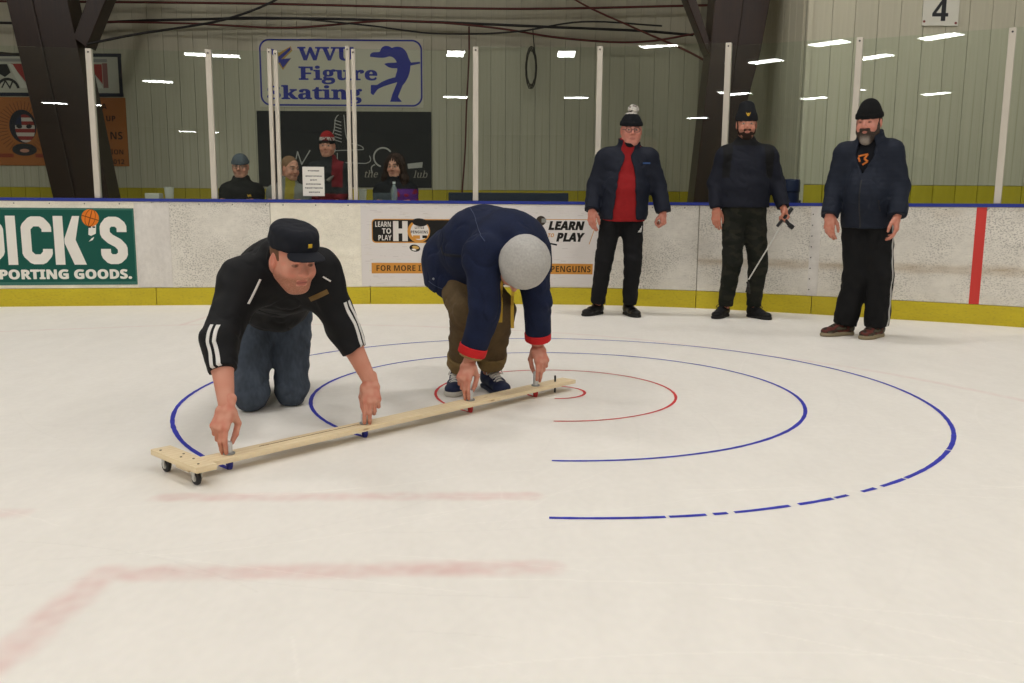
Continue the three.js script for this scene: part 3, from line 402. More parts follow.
one('folded_napkin_box', rbox(0.14, 0.09, 0.1, 0.008, -3.44, TY + 0.045, -8.5), mat(0xcfcabd, 0.7), 'small white box next to a paper cup behind the glass', 'box');
{ const t = thing('water_bottle', 'clear plastic water bottle in front of the long-haired woman', 'bottle', [-1.16, TY, -8.66]); const pm = new THREE.MeshPhysicalMaterial({ color: 0xd8e2e4, transmission: 0.75, thickness: 0, roughness: 0.15 });
  mesh('bottle_body', new THREE.LatheGeometry([[0, 0], [0.03, 0], [0.033, 0.01], [0.031, 0.05], [0.033, 0.06], [0.033, 0.14], [0.014, 0.185], [0.013, 0.2], [0, 0.2]].map(([a, b]) => new THREE.Vector2(a, b)), 20), pm, t); mesh('cap', bar([0, 0.198, 0], [0, 0.218, 0], 0.015, 16), mat(0xe4e4e0, 0.5), t); }
{ const t = thing('bench', 'dark blue bench with a plank back behind the glass', 'bench', [-0.05, -0.03, -9.5]); const m = mat(0x1b2438, 0.6), l = mat(0x2b2b2c, 0.5); mesh('backrest', rbox(1.3, 0.16, 0.04, 0.008, 0, 1.03, -0.12), m, t); mesh('seat', rbox(1.3, 0.04, 0.34, 0.008, 0, 0.62, 0.06), m, t); for (const x of [-0.55, 0.55]) { mesh('leg', bar([x, 0, 0.18], [x, 0.61, 0.18], 0.02), l, t); mesh('leg', bar([x, 0, -0.12], [x, 1.05, -0.12], 0.02), l, t); } }
{ const t = thing('bin', 'tall blue plastic bin in the corner behind the glass', 'bin', [2.71, -0.03, -8.72]); t.scale.set(0.55, 1, 0.7); const m = mat(0x131e42, 0.45); mesh('bin_body', new THREE.LatheGeometry([[0, 0], [0.14, 0], [0.15, 0.02], [0.17, 1.12], [0.165, 1.12], [0.145, 0.03], [0, 0.03]].map(([a, b]) => new THREE.Vector2(a, b)), 28), m, t); mesh('lid', new THREE.LatheGeometry([[0, 1.25], [0.165, 1.245], [0.178, 1.235], [0.18, 1.13], [0.175, 1.12], [0, 1.13]].map(([a, b]) => new THREE.Vector2(a, b)), 28), m, t); for (const s of [-1, 1]) mesh('handle', rbox(0.03, 0.05, 0.1, 0.008, s * 0.185, 1.02, 0), m, t); }

// ---------------------------------------------------------------- the ring-drawing board with its markers
const BY = 0.037, BT = 0.019, BW = 0.09;                  // underside, thickness and width of the plank
const pineMap = dataTex(1024, 128, (u, v) => { const x = u * 2.2, y = v * 0.1; const kn = Math.hypot((x % 0.73) - 0.3, (y - 0.05) * 4), g = Math.sin((y * 260 + 3.2 * N3(x * 1.3, y * 14, 2) + 1.6 / (0.3 + kn * 6)) * 1.0) * 0.5 + 0.5, k = 0.55 * g + 0.45 * (0.5 + fbm(x * 30, y * 60, 3)), d = 0.55 * sm(0.022, 0.006, kn); return [mix(mix(0.87, 0.92, k), 0.6, d), mix(mix(0.78, 0.85, k), 0.44, d), mix(mix(0.61, 0.71, k), 0.28, d)]; });
const pineM = new THREE.MeshPhysicalMaterial({ map: pineMap, roughness: 0.62 });
const BS = [-BD[2], 0, BD[0]].map(q => -q);                // across the board
const rootT = [HC[0] + BD[0] * 1.0, 0, HC[1] + BD[2] * 1.0];
const onBoard = (r, y, c = 0) => [HC[0] + BD[0] * r + BS[0] * c - rootT[0], y, HC[1] + BD[2] * r + BS[2] * c - rootT[2]];
function boxUV(g, k = 2.2, q = 0.1) { const p = g.attributes.position, n = g.attributes.normal, u = g.attributes.uv; for (let i = 0; i < p.count; i++) { const a = Math.abs(n.getY(i)) > 0.6 ? p.getX(i) : p.getY(i); u.setXY(i, p.getZ(i) / k, (a + 0.05) / q); } return g; }
const M4B = basisM(BS, [0, 1, 0], BD, [0, 0, 0]); if (M4B.determinant() < 0) console.log('left-handed board frame');
function alongBoard(g, r, y, c = 0) { boxUV(g); g.applyMatrix4(M4B); g.translate(...onBoard(r, y, c)); return g; }
{
  const t = thing('ring_drawing_board', 'long pale pine plank on two casters used as a giant compass', 'drawing tool', rootT);
  mesh('plank', alongBoard(rbox(BW, BT, 2.125, 0.003), -0.115 + 1.0625, BY + BT / 2), pineM, t);
  const cp = mesh('cross_piece', alongBoard(rbox(0.33, 0.021, 0.076, 0.003), 1.99, BY + BT + 0.0105, -0.027), pineM, t);
  for (const [c, r] of [[-0.15, 2.01], [-0.05, 1.975], [-0.02, 2.0], [0.03, 1.98], [0.1, 2.0]]) { const g = new THREE.CylinderGeometry(0.004, 0.004, 0.003, 10); g.translate(...onBoard(r, BY + BT + 0.0213, c)); mesh('screw', g, mat(0x5b4a35, 0.5, { metalness: 0.5 }), cp); }
  for (const c of [-0.132, 0.082]) {
    const ca = new THREE.Group(); ca.name = 'caster'; t.add(ca); ca.position.set(...onBoard(2.0, 0, c));
    const rot = g => { g.rotateY(Math.atan2(BS[0], BS[2])); return g; };
    const wr = new THREE.TorusGeometry(0.0175, 0.008, 10, 24); wr.scale(1, 1, 1.15); wr.rotateY(Math.PI / 2); wr.translate(0, 0.0255, 0); mesh('wheel', rot(wr), mat(0x17171a, 0.5), ca);
    const hub = new THREE.CylinderGeometry(0.0125, 0.0125, 0.02, 18); hub.rotateZ(Math.PI / 2); hub.translate(0, 0.0255, 0); mesh('hub', rot(hub), mat(0xcfcdc6, 0.4), ca);
    const fk = join([-1, 1].map(s => { const g = new THREE.BoxGeometry(0.003, 0.034, 0.018); g.translate(s * 0.0135, 0.039, 0.004); return g; }).concat([new THREE.BoxGeometry(0.034, 0.004, 0.034).translate(0, 0.0538, 0.004)])); mesh('fork', rot(fk), mat(0xc4c3bd, 0.35, { metalness: 0.7 }), ca);
  }
  mesh('pivot_pin', bar(onBoard(0, 0.0, 0), onBoard(0, 0.088, 0), 0.005, 10), mat(0x26262a, 0.4, { metalness: 0.6 }), t);
  const grain = mesh('split', alongBoard(rbox(0.004, 0.0015, 0.5, 0.0005), 1.45, BY + BT + 0.0002, -0.012), mat(0x7a5530, 0.8), t);
}
const penSpots = {};
for (const [r, ink, n, lab, top] of [[1.83, '#232a92', 'a', 'silver marker with a blue tip in the plank hole beside the casters', 0.103], [1.22, '#232a92', 'b', 'silver marker with a blue tip midway along the plank', 0.103], [0.61, '#c0242a', 'c', 'silver marker with a red tip standing over the larger red ring', 0.108], [0.152, '#c0242a', 'd', 'silver marker with a red tip standing next to the pivot pin', 0.13]]) {
  const p = add(onBoard(r, 0), rootT); penSpots[n] = p;
  const t = thing('marker', lab, 'marker', p), tm = mat(ink, 0.5);
  mesh('barrel', new THREE.LatheGeometry([[0, 0.03], [0.0105, 0.03], [0.0125, 0.036], [0.0125, top - 0.006], [0.010, top], [0, top]].map(([a, b]) => new THREE.Vector2(a, b)), 20), mat(0xc8cacb, 0.28, { metalness: 0.85 }), t);
  const ti = mesh('tip', new THREE.LatheGeometry([[0, 0.0005], [0.009, 0.0005], [0.012, 0.01], [0.0135, 0.03], [0, 0.031]].map(([a, b]) => new THREE.Vector2(a, b)), 16), tm, t); ti.userData.label = 'inked felt tip';
  const col = new THREE.TorusGeometry(0.017, 0.0045, 8, 20); col.rotateX(Math.PI / 2); col.translate(0, BY + BT + 0.004, 0); mesh('collar', col, mat(0x8d8f8c, 0.5), t);
}

// ---------------------------------------------------------------- people: one skin mesh each, clothing as children
const skinA = lin('#c98d74'), skinB = lin('#d79c84'), lipC = lin('#a85850');
function headGeo(o) {                                     // local: x = own left, y = up, z = forward; ear level at the origin
  const ps = [ell([0, 0.035, -0.012], [0.076, 0.088, 0.096]), ell([0, -0.03, 0.022], [0.064 * (o.wide || 1), 0.085, 0.068]), withK(ell([0, -0.092, 0.05], [0.034, 0.024, 0.028]), 0.03),
    ...[-1, 1].flatMap(s => [withK(ell([s * 0.038, -0.032, 0.055], [0.028, 0.028, 0.026]), 0.02), withK(cone([s * 0.05, -0.055, 0.0], [s * 0.022, -0.09, 0.05], 0.022, 0.02), 0.03)]),
    withK(cone([-0.032, 0.026, 0.079], [0.032, 0.026, 0.079], 0.011, 0.011), 0.014)];
  let h = union(ps, 0.03);
  for (const s of [-1, 1]) h = carve(h, ell([s * 0.031, 0.006, 0.096], [0.019, 0.012, 0.017]), 0.012);
  h = union([h, ...[-1, 1].map(s => withK(ell([s * 0.031, 0.006, 0.074], [0.0135, 0.0105, 0.0125]), 0.003)), withK(cone([0, 0.02, 0.083], [0, -0.022, 0.104], 0.008, 0.0125), 0.012), ...[-1, 1].map(s => withK(ell([s * 0.012, -0.026, 0.094], [0.009, 0.008, 0.010]), 0.006)),
    withK(cone([-0.02, -0.057, 0.078], [0.02, -0.057, 0.078], 0.0065, 0.0065), 0.006), withK(cone([-0.016, -0.067, 0.077], [0.016, -0.067, 0.077], 0.0075, 0.0075), 0.006),
    ...[-1, 1].map(s => withK(ell([s * 0.079, -0.004, -0.006], [0.009, 0.031, 0.018]), 0.008)), withK(cone([0, -0.05, -0.03], o.neckTo || [0, -0.16, -0.045], 0.056, 0.06), 0.03)], 0.01);
  h = carve(h, cone([-0.02, -0.0622, 0.088], [0.02, -0.0622, 0.088], 0.003, 0.003), 0.003);
  for (const s of [-1, 1]) h = carve(h, ell([s * 0.09, -0.002, -0.002], [0.009, 0.018, 0.010]), 0.006);
  const hair = o.brow || lin('#4a3527');
  return nets(h, o.cell || 0.0032, (x, y, z) => {
    let c = mix3(o.skin || skinA, o.pink || skinB, clamp(0.5 + N3(x * 60, y * 60, z * 60)));
    const blush = Math.max(1 - Math.hypot(Math.abs(x) - 0.042, y + 0.035) / 0.03, 1 - Math.hypot(x, (y + 0.022)) / 0.022, Math.abs(x) > 0.072 ? 0.8 : 0); if (blush > 0 && z > -0.03) c = mix3(c, lin('#c8705c'), blush * 0.42);
    if (z > 0.05) { const q = (x / 0.024) ** 2 + ((y + 0.062) / 0.0125) ** 2; if (q < 1.3) c = mix3(c, Math.abs(y + 0.0622) < 0.002 ? lin('#5a2a26') : lipC, (o.lip ?? 0.45) * (1 - sm(0.6, 1.2, q))); }
    if (z > 0.05 && Math.abs(y - 0.028 - 0.006 * (1 - Math.abs(Math.abs(x) - 0.032) / 0.02)) < 0.0055 && Math.abs(x) > 0.012 && Math.abs(x) < 0.052) c = mix3(c, hair, 0.85);
    const ex = Math.abs(x) - 0.031, ey = y - 0.006; if (z > 0.076 && ex * ex / 1.7e-4 + ey * ey / 5e-5 < 1) c = ex * ex + ey * ey < 2.4e-5 ? (o.squint ? mix3(c, lin('#33241c'), 0.8) : lin('#2a221c')) : o.squint ? mix3(c, lin('#5a3c30'), 0.6) : lin('#a8978c');
    if (o.stubble) { const b = sm(-0.03, -0.055, y) * sm(-0.03, 0.0, z) * (y < -0.05 && y > -0.075 && Math.abs(x) < 0.022 ? 0.1 : 1); c = mix3(c, o.stubbleC || lin('#6f4a35'), b * o.stubble * (0.75 + 0.5 * N3(x * 300, y * 300, z * 300))); }
    return c;
  });
}
// hand, local: y = from the wrist to the knuckles, z = the palm's facing, x = towards the thumb
function handGeo(pose, cell = 0.003, skin = skinA) {
  const ps = [ecap([0, -0.03, 0], [0, 0.02, 0], [0.029, 0.022], [0.034, 0.019], [1, 0, 0]), withK(ecap([0.002, 0.025, 0], [0.002, 0.078, -0.002], [0.035, 0.017], [0.039, 0.015], [1, 0, 0]), 0.02), withK(ell([0.022, 0.035, 0.012], [0.016, 0.027, 0.014]), 0.015)];
  const F = [[0.030, 0.086, 0.042, 0.026, 0.021], [0.010, 0.091, 0.046, 0.029, 0.022], [-0.010, 0.088, 0.042, 0.027, 0.021], [-0.028, 0.080, 0.033, 0.021, 0.018]], R = [0.0098, 0.0098, 0.0094, 0.0084];
  F.forEach(([x, y, a, b, c], i) => {
    let p = [x * 0.97, y, -0.003], th = 0; const sp = (pose.spread || 0.06) * (1.5 - i);
    ps.push(withK(cone([x * 0.7, 0.05, 0], p, 0.012, R[i] + 0.002), 0.01));
    [a, b, c].forEach((L, k) => { th += pose.curl[i][k]; const d = [Math.sin(sp) * Math.cos(th), Math.cos(th) * Math.cos(sp), Math.sin(th)], q = add(p, d, L); ps.push(withK(cone(p, q, R[i] * (1 - k * 0.08), R[i] * (0.93 - k * 0.08)), k ? 0.003 : 0.006)); p = q; });
  });
  let p = [0.026, 0.02, 0.010]; (pose.thumb || [[0.62, 0.6, 0.5, 0.042], [0.25, 0.85, 0.45, 0.033], [0.0, 0.95, 0.3, 0.026]]).forEach(([x, y, z, L], k) => { const q = add(p, nrm([x, y, z]), L); ps.push(withK(cone(p, q, [0.0155, 0.0118, 0.0108][k], [0.012, 0.011, 0.0085][k]), k ? 0.004 : 0.014)); p = q; });
  return nets(union(ps, 0.01), cell, (x, y, z) => mix3(mix3(skin, lin('#b8664f'), clamp(0.30 + 0.9 * N3(x * 45, y * 45, z * 45) + sm(0.1, 0.18, y) * 0.25)), skinB, 0.2));
}
const relaxed = { curl: [[0.25, 0.45, 0.3], [0.35, 0.5, 0.35], [0.42, 0.55, 0.35], [0.5, 0.55, 0.35]], spread: 0.03, thumb: [[0.45, 0.8, 0.4, 0.042], [0.1, 0.95, 0.3, 0.033], [-0.05, 0.98, 0.2, 0.026]] };
const fist = { curl: [[0.9, 1.3, 0.8], [1.0, 1.35, 0.8], [1.05, 1.4, 0.8], [1.1, 1.4, 0.8]], spread: 0.02, thumb: [[0.35, 0.7, 0.65, 0.042], [-0.35, 0.75, 0.55, 0.033], [-0.7, 0.5, 0.4, 0.024]] };
const pinch = { curl: [[0.35, 0.27, 0.1], [0.45, 0.36, 0.2], [0.7, 0.9, 0.5], [0.85, 1.1, 0.6]], spread: 0.03, thumb: [[0.35, 0.72, 0.85, 0.046], [-0.12, 0.97, 0.34, 0.038], [-0.3, 0.95, 0.0, 0.03]] };
function frameM(o, y, z, mirror, s = 1) { y = nrm(y); z = nrm(sub(z, y.map(q => q * dot(y, z)))); let x = cross(y, z); if (mirror) x = x.map(q => -q); return basisM(x, y, z, o, s); }
function place(geo, M) { const g = geo.clone(); g.applyMatrix4(M); if (M.determinant() < 0) { const ix = g.index; for (let i = 0; i < ix.count; i += 3) { const a = ix.getX(i); ix.setX(i, ix.getX(i + 1)); ix.setX(i + 1, a); } g.computeVertexNormals(); } return g; }
const limbC = skin => (x, y, z) => mix3(skin, lin('#c07a62'), clamp(0.35 + 0.5 * N3(x * 22, y * 22, z * 22)));
// bare figure under the clothes, from joints
function bodyGeo(J, o) {
  const w = o.slim || 1, ps = [ecap(J.pel, lerp(J.pel, J.che, 0.5), [0.145 * w, 0.10 * w], [0.135 * w, 0.095 * w], J.side), ecap(lerp(J.pel, J.che, 0.5), J.che, [0.135 * w, 0.095 * w], [0.15 * w, 0.10 * w], J.sideC || J.side), cone(J.shR, J.shL, 0.05, 0.05), cone(J.che, J.nek, 0.075, 0.052), cone(J.nek, J.head, 0.053, 0.05)];
  for (const s of ['L', 'R']) ps.push(cone(J['sh' + s], J['el' + s], 0.046, 0.038), withK(ecap(J['el' + s], lerp(J['el' + s], J['wr' + s], 0.35), [0.039, 0.039], [0.043, 0.038], J.side), 0.02), withK(ecap(lerp(J['el' + s], J['wr' + s], 0.35), J['wr' + s], [0.043, 0.038], [0.029, 0.023], (J.wside && J.wside[s]) || J.side), 0.02), cone(J['hi' + s], J['kn' + s], 0.075, 0.05), withK(cone(J['kn' + s], J['an' + s], 0.048, 0.036), 0.02));
  return nets(union(ps, 0.03), o.cell || 0.011, limbC(o.skin || skinA));
}
function torso(J, r) { const mid = lerp(J.pel, J.che, 0.5); return [...(r.ext ? [ecap(add(J.pel, [0, -r.ext, 0]), J.pel, r.p, r.p, J.side), ...['L', 'R'].map(s => withK(cone(add(J.nek, [0, -0.035, 0]), lerp(J.nek, J['sh' + s], 0.8), 0.062, 0.066), 0.05))] : []), ecap(J.pel, mid, r.p, r.w, J.side), ecap(mid, J.che, r.w, r.c, J.sideC || J.side), cone(J.shR, J.shL, r.s, r.s), cone(J.che, J.nek, r.n || 0.1, r.n2 || 0.07)]; }
function folds(a, fx = 9, fy = 22) { return (x, y, z) => a * (0.7 * N3(x * fx + y * 3, y * fy + x * 5, z * fx) + 0.5 * Math.abs(N3(x * fx * 1.7, y * fy * 0.6 + z * 8, z * fx * 1.5)) - 0.1 - 0.6 * (1 - Math.min(1, 7 * Math.abs(N3(x * fx * 1.4 + 7, y * fy * 0.55 + x * 4, z * fx * 1.4)))) * sm(-0.1, 0.25, N3(x * 5, y * 5 + 3, z * 5))); }
function cloth(base, amt = 0.18, f = 30) { return (x, y, z) => { const q = 1 + amt * (N3(x * f, y * f, z * f) * 0.6 + N3(x * 120, y * 120, z * 120) * 0.6); return [base[0] * q, base[1] * q, base[2] * q]; }; }
function sleeve(J, s, r, upto = 1, flatEnd = true) { const e = J['el' + s], w = lerp(e, J['wr' + s], upto); return [cone(J['sh' + s], e, r[0], r[1]), withK(cone(e, w, r[1], r[2], flatEnd ? 1 : 0), 0.02)]; }
function pants(J, r) { const ps = [ecap(J.pel, add(J.pel, nrm(sub(J.che, J.pel)), 0.07), r.p, r.w || r.p, J.side)]; for (const s of ['L', 'R']) ps.push(withK(cone(J['hi' + s], J['kn' + s], r.t, r.k), 0.045), withK(cone(J['kn' + s], lerp(J['kn' + s], J['an' + s], r.len || 1), r.k, r.a, 1), 0.02)); return ps; }
const cellsBig = 0.0075;
// shoe, local: y = up from the ground, z = towards the toe, origin under the ankle
function shoeParts(o) {
  const up = union([ecap([0, 0.052, -0.045], [0, 0.045, 0.075], [0.041, 0.045], [0.047, 0.034], [1, 0, 0]), ell([0, 0.034, 0.135], [0.046, 0.030, 0.06]), cone([0, 0.06, -0.02], [0, o.high || 0.10, -0.03], 0.046, 0.043)], 0.03);
  const sole = union([ell([0, 0.012, 0.13], [0.05, 0.03, 0.072]), ecap([0, 0.012, -0.05], [0, 0.012, 0.1], [0.044, 0.03], [0.05, 0.03], [1, 0, 0])], 0.02);
  return { up: cut(cut(up, [0, 0.016, 0], [0, -1, 0]), [0, (o.high || 0.10) + 0.03, 0], [0, 1, 0]), sole: cut(cut(sole, [0, o.soleTop || 0.026, 0], [0, 1, 0]), [0, 0.0, 0], [0, -1, 0]) };
}
function shoe(parent, at, dir, o) {
  const M = frameM(at, [0, 1, 0], [dir[0], 0, dir[1]], false, o.scale || 1), s = shoeParts(o), c = o.cell || 0.006;
  const m = mesh('shoe', place(nets(s.up, c, o.color), M), vmat(o.rough || 0.6), parent);
  mesh('sole', place(nets(s.sole, c, cloth(o.sole, 0.1)), M), vmat(0.7), m);
  if (o.lace) { const gs = []; for (let k = 0; k < 5; k++) { const z = 0.03 + k * 0.02, y = 0.098 - k * 0.0075 - 0.003; gs.push(tube([[-0.03, y - 0.012, z], [0, y + 0.004, z + 0.006], [0.03, y - 0.012, z]], 0.0042, 10, 6), tube([[-0.03, y - 0.012, z + 0.016], [0, y + 0.002, z + 0.008], [0.03, y - 0.012, z]], 0.0036, 10, 6)); } for (const q of [-1, 1]) gs.push(tube([[0, 0.1, 0.025], [q * 0.03, 0.11, 0.03], [q * 0.045, 0.085, 0.045], [q * 0.02, 0.09, 0.04]], 0.003, 14, 6)); mesh('laces', place(join(gs), M), mat(o.lace, 0.9), m); }
  return m;
}
// beanie in head space; y0 = rim height, h = crown height
function beanie(o) {
  let b = union([ell([0, 0.045, -0.012], [0.086, o.h || 0.105, 0.104]), ...(o.tip ? [withK(ell(o.tip, o.tipR || [0.04, 0.04, 0.04]), 0.05)] : [])], 0.02);
  b = cut(b, [0, o.rim ?? 0.035, 0], [0, -1, o.tilt ?? -0.15]);
  const cuff = o.cuff ? cut(cut(ell([0, 0.04, -0.012], [0.092, 0.112, 0.110]), [0, o.rim ?? 0.035, 0], [0, -1, o.tilt ?? -0.15]), [0, (o.rim ?? 0.035) + o.cuff, 0], [0, 1, -(o.tilt ?? -0.15)]) : null;
  return cuff ? union([b, cuff], 0.006) : b;
}
const ribs = a => (x, y, z) => a * Math.sin(Math.atan2(x, z) * 46);
function glassesGeo() { const gs = []; for (const s of [-1, 1]) { const t = new THREE.TorusGeometry(0.021, 0.0022, 6, 20); t.scale(1.15, 0.85, 1); t.translate(s * 0.032, 0.004, 0.1); gs.push(t, bar([s * 0.055, 0.008, 0.097], [s * 0.08, 0.008, 0.0], 0.002, 6)); } gs.push(bar([-0.01, 0.008, 0.102], [0.01, 0.008, 0.102], 0.002, 6)); return join(gs); }
function headM(J, o) { const z = nrm(J.hf), y0 = J.hu || [0, 1, 0], x = nrm(cross(y0, z)), y = cross(z, x); return basisM(x, y, z, J.head, o?.scale || 1); }
function rel(J, root) { const r = {}; for (const k in J) r[k] = (Array.isArray(J[k]) && !['side', 'sideC', 'hf', 'hu'].includes(k)) ? sub(J[k], root) : J[k]; return r; }
function rcyl(c, r, h, rd) { const f = (x, y, z) => { const px = x - c[0], pz = z - c[2], k0 = Math.hypot(px / r[0], pz / r[1]), k1 = Math.hypot(px / r[0] / r[0], pz / r[1] / r[1]), d2 = k1 < 1e-9 ? -Math.min(...r) : k0 * (k0 - 1) / k1, dy = Math.abs(y - c[1]) - h, a = Math.max(d2 + rd, 0), b = Math.max(dy + rd, 0); return Math.min(Math.max(d2 + rd, dy + rd), 0) + Math.hypot(a, b) - rd; }; const m = Math.max(...r); return { f, lo: [c[0] - m, c[1] - h, c[2] - m], hi: [c[0] + m, c[1] + h, c[2] + m] }; }
pinch.thumb = [[0.25, 0.6, 0.85, 0.046], [-0.1, 0.95, 0.28, 0.041], [-0.16, 0.98, 0.05, 0.031]];
// a hand pinching an upright marker: returns its placement and the wrist
function pinchAt(P, m, left) { const S = 0.565, C = 0.825, d = [-S * m[0], -C, -S * m[2]], n = [C * m[0], -S, C * m[2]]; let x = cross(d, n); if (left) x = x.map(q => -q); const o = add(add(add(P, x, -0.03), d, -0.128), n, -0.04); return { M: basisM(x, d, n, o), wrist: o, d }; }
function neckLocal(J, HM) { return v3(J.nek).applyMatrix4(HM.clone().invert()).toArray(); }
function person(label, root, group) { return thing('person', label, 'person', root, group); }
function hang(J, s, dir, n, pose, cell, skin) { const w = J['wr' + s]; return place(handGeo(pose, cell, skin), frameM(w, dir, n, s === 'L')); }

// ---- man kneeling at the marker board
{
  const root = [-1.13, 0, -3.98], t = person('man in a black track top and navy cap kneeling over the plank', root);
  const P = k => [penSpots[k][0], 0.094, penSpots[k][2]];
  const hR = pinchAt(sub(P('a'), root), nrm([0.3, 0, -0.95]), false), hL = pinchAt(sub(P('b'), root), nrm([-0.25, 0, -0.97]), true);
  const J = rel({ pel: [-1.15, 0.50, -4.16], che: [-0.975, 0.665, -3.66], shR: [-1.07, 0.638, -3.47], shL: [-0.80, 0.672, -3.58], nek: [-0.935, 0.735, -3.5], head: [-0.832, 0.738, -3.33], elR: [-1.10, 0.435, -3.25], elL: [-0.705, 0.455, -3.585], wrR: [0, 0, 0], wrL: [0, 0, 0], hiR: [-1.225, 0.46, -4.11], hiL: [-1.055, 0.46, -4.17], knR: [-1.2, 0.078, -3.945], knL: [-1.045, 0.078, -4.07], anR: [-1.29, 0.13, -4.31], anL: [-1.13, 0.13, -4.43], side: nrm([0.95, 0, -0.3]), sideC: nrm([0.94, 0, -0.33]), hf: [0.60, -0.30, 0.72], hu: [0.1, 1, 0.15] }, root);
  J.wrR = hR.wrist; J.wrL = hL.wrist; J.wside = { R: [1, 0, 0], L: [1, 0, 0] };
  const HM = headM(J, {}), skin = lin('#c98f78');
  const hg = handGeo(pinch, 0.0028, skin);
  mesh('body', join([bodyGeo(J, { cell: 0.007, skin }), place(headGeo({ cell: 0.0028, neckTo: neckLocal(J, HM), lip: 0.8, skin, pink: lin('#cf8a74'), stubble: 0.75, stubbleC: lin('#7d5138'), squint: true, brow: lin('#7a5540') }), HM), place(hg, hR.M), place(hg, hL.M)]), vmat(0.55), t);
  const hair = cut(cut(ell([0, 0.03, -0.014], [0.0795, 0.09, 0.1]), [0, 0, 0.03], [0, 0.25, 1]), [0, -0.035, 0], [0, -1, 0]);
  mesh('hair', place(nets(hair, 0.004, cloth(lin('#6b4b36'), 0.4, 200)), HM), vmat(0.8), t);
  const capF = disp(union([rcyl([0, 0.09, -0.01], [0.0885, 0.107], 0.043, 0.034), cut(ell([0, 0.06, -0.011], [0.0895, 0.05, 0.108]), [0, 0.048, 0], [0, -1, 0.1])], 0.02), (x, y, z) => 0.0018 * N3(x * 40, y * 40, z * 40));
  const cap = mesh('cap', place(nets(capF, 0.0035, cloth(lin('#12151d'), 0.15, 60)), HM), vmat(0.85), t);
  const bill = union([ell([0, 0.056, 0.10], [0.073, 0.0065, 0.058], [[1, 0, 0], [0, Math.cos(0.16), Math.sin(0.16)], [0, -Math.sin(0.16), Math.cos(0.16)]])], 0.01);
  mesh('bill', place(nets({ ...bill, f: (x, y, z) => bill.f(x, y + x * x * 2.4, z) }, 0.003, cloth(lin('#12151d'), 0.12, 60)), HM), vmat(0.8), cap);
  const em = mesh('emblem', place(paint(strip(capF, [0, 1, 2, 3, 4].map(i => ({ from: [0.012 - 0.008 + 0.004 * i, 0.088, 0.2], to: [0.012 - 0.008 + 0.004 * i, 0.088, 0], across: [0, 1, 0] })), 0.014), () => lin('#c7a42a')), HM), vmat(0.6), cap); em.userData.label = 'small gold emblem';
  // track top
  const ju = [...torso(J, { p: [0.17, 0.125], w: [0.18, 0.13], c: [0.175, 0.14], s: 0.08, n: 0.11, n2: 0.078 }), withK(ell(add(J.che, [0.01, -0.06, 0.02]), [0.15, 0.12, 0.17]), 0.06), withK(ell(add(lerp(J.pel, J.che, 0.6), [0, -0.09, 0.04]), [0.15, 0.12, 0.15]), 0.06)];
  const jf = disp(union([cut(cut(union(ju, 0.06), add(J.pel, [0.0, -0.16, 0.1]), [0, -1, -0.2]), add(J.pel, nrm(sub(J.pel, J.che)), 0.06), sub(J.pel, J.che)), ...['L', 'R'].flatMap(s => { const [a, b] = sleeve(J, s, [0.083, 0.068, 0.055], 0.47); return [withK(a, 0.09), withK(b, 0.025)]; }), withK(ell(J.elR, [0.066, 0.066, 0.066]), 0.02), withK(cone(J.nek, lerp(J.nek, J.head, 0.42), 0.073, 0.068, 1), 0.02)], 0.04), folds(0.011, 8, 16));
  const top = mesh('track_top', nets(jf, 0.006, cloth(lin('#09090b'), 0.25, 30)), vmat(0.75, { sheen: 0.15, sheenRoughness: 0.6 }), t);
  // sleeve stripes, white piping, chest badge
  const wm = mat(0xd9d6d0, 0.7);
  for (const [s, out, ks] of [['R', nrm([-0.12, 0.1, 0.98]), [-0.016, 0.010]], ['L', nrm([0.86, 0.15, 0.5]), [-0.02, 0.006]]]) for (const k of ks) {
    const path = []; for (let i = 0; i <= 26; i++) { const q = i / 26, a = q < 0.55 ? lerp(J['sh' + s], J['el' + s], mix(s === 'R' ? 0.72 : 0.6, 1, q / 0.55)) : lerp(J['el' + s], J['wr' + s], (q - 0.55) / 0.45 * 0.40); const ax = nrm(q < 0.55 ? sub(J['el' + s], J['sh' + s]) : sub(J['wr' + s], J['el' + s])), ac = nrm(cross(ax, out)); const c = add(a, ac, k); path.push({ from: add(c, out, 0.16), to: c, across: ac }); }
    mesh('sleeve_stripe', strip(jf, path, 0.013), wm, top);
  }
  const pipe = (a, b, w) => { const path = []; for (let i = 0; i <= 12; i++) { const c = sub(lerp(a, b, i / 12), root); path.push({ from: add(c, [0.06, 0.0, 0.3]), to: add(c, [0, 0, -0.12]), across: nrm(cross(sub(b, a), [0.2, 0, 1])) }); } return strip(jf, path, w); };
  mesh('piping', pipe([-0.985, 0.655, -3.32], [-1.03, 0.565, -3.34], 0.008), wm, top); mesh('piping', pipe([-0.76, 0.66, -3.4], [-0.73, 0.64, -3.4], 0.006), wm, top);
  mesh('chest_badge', pipe([-0.82, 0.565, -3.42], [-0.745, 0.60, -3.42], 0.02), mat(0x6b5122, 0.7), top).userData.label = 'dull gold lettering badge';
  // jeans
  const jn = disp(union([ecap(add(J.pel, [0, -0.06, 0]), J.pel, [0.165, 0.125], [0.16, 0.12], J.side), ...['L', 'R'].flatMap(s => [withK(cone(J['hi' + s], J['kn' + s], 0.098, 0.077), 0.04), withK(cone(J['kn' + s], J['an' + s], 0.076, 0.06, 1), 0.025)])], 0.04), folds(0.01, 10, 24));
  mesh('jeans', nets(cut(jn, [0, 0.003, 0], [0, -1, 0]), 0.006, (x, y, z) => { const k = 1 + 0.35 * N3(x * 18, y * 9, z * 18) + 0.25 * N3(x * 90, y * 30, z * 90); return lin('#434b56').map(q => q * k); }), vmat(0.9), t);
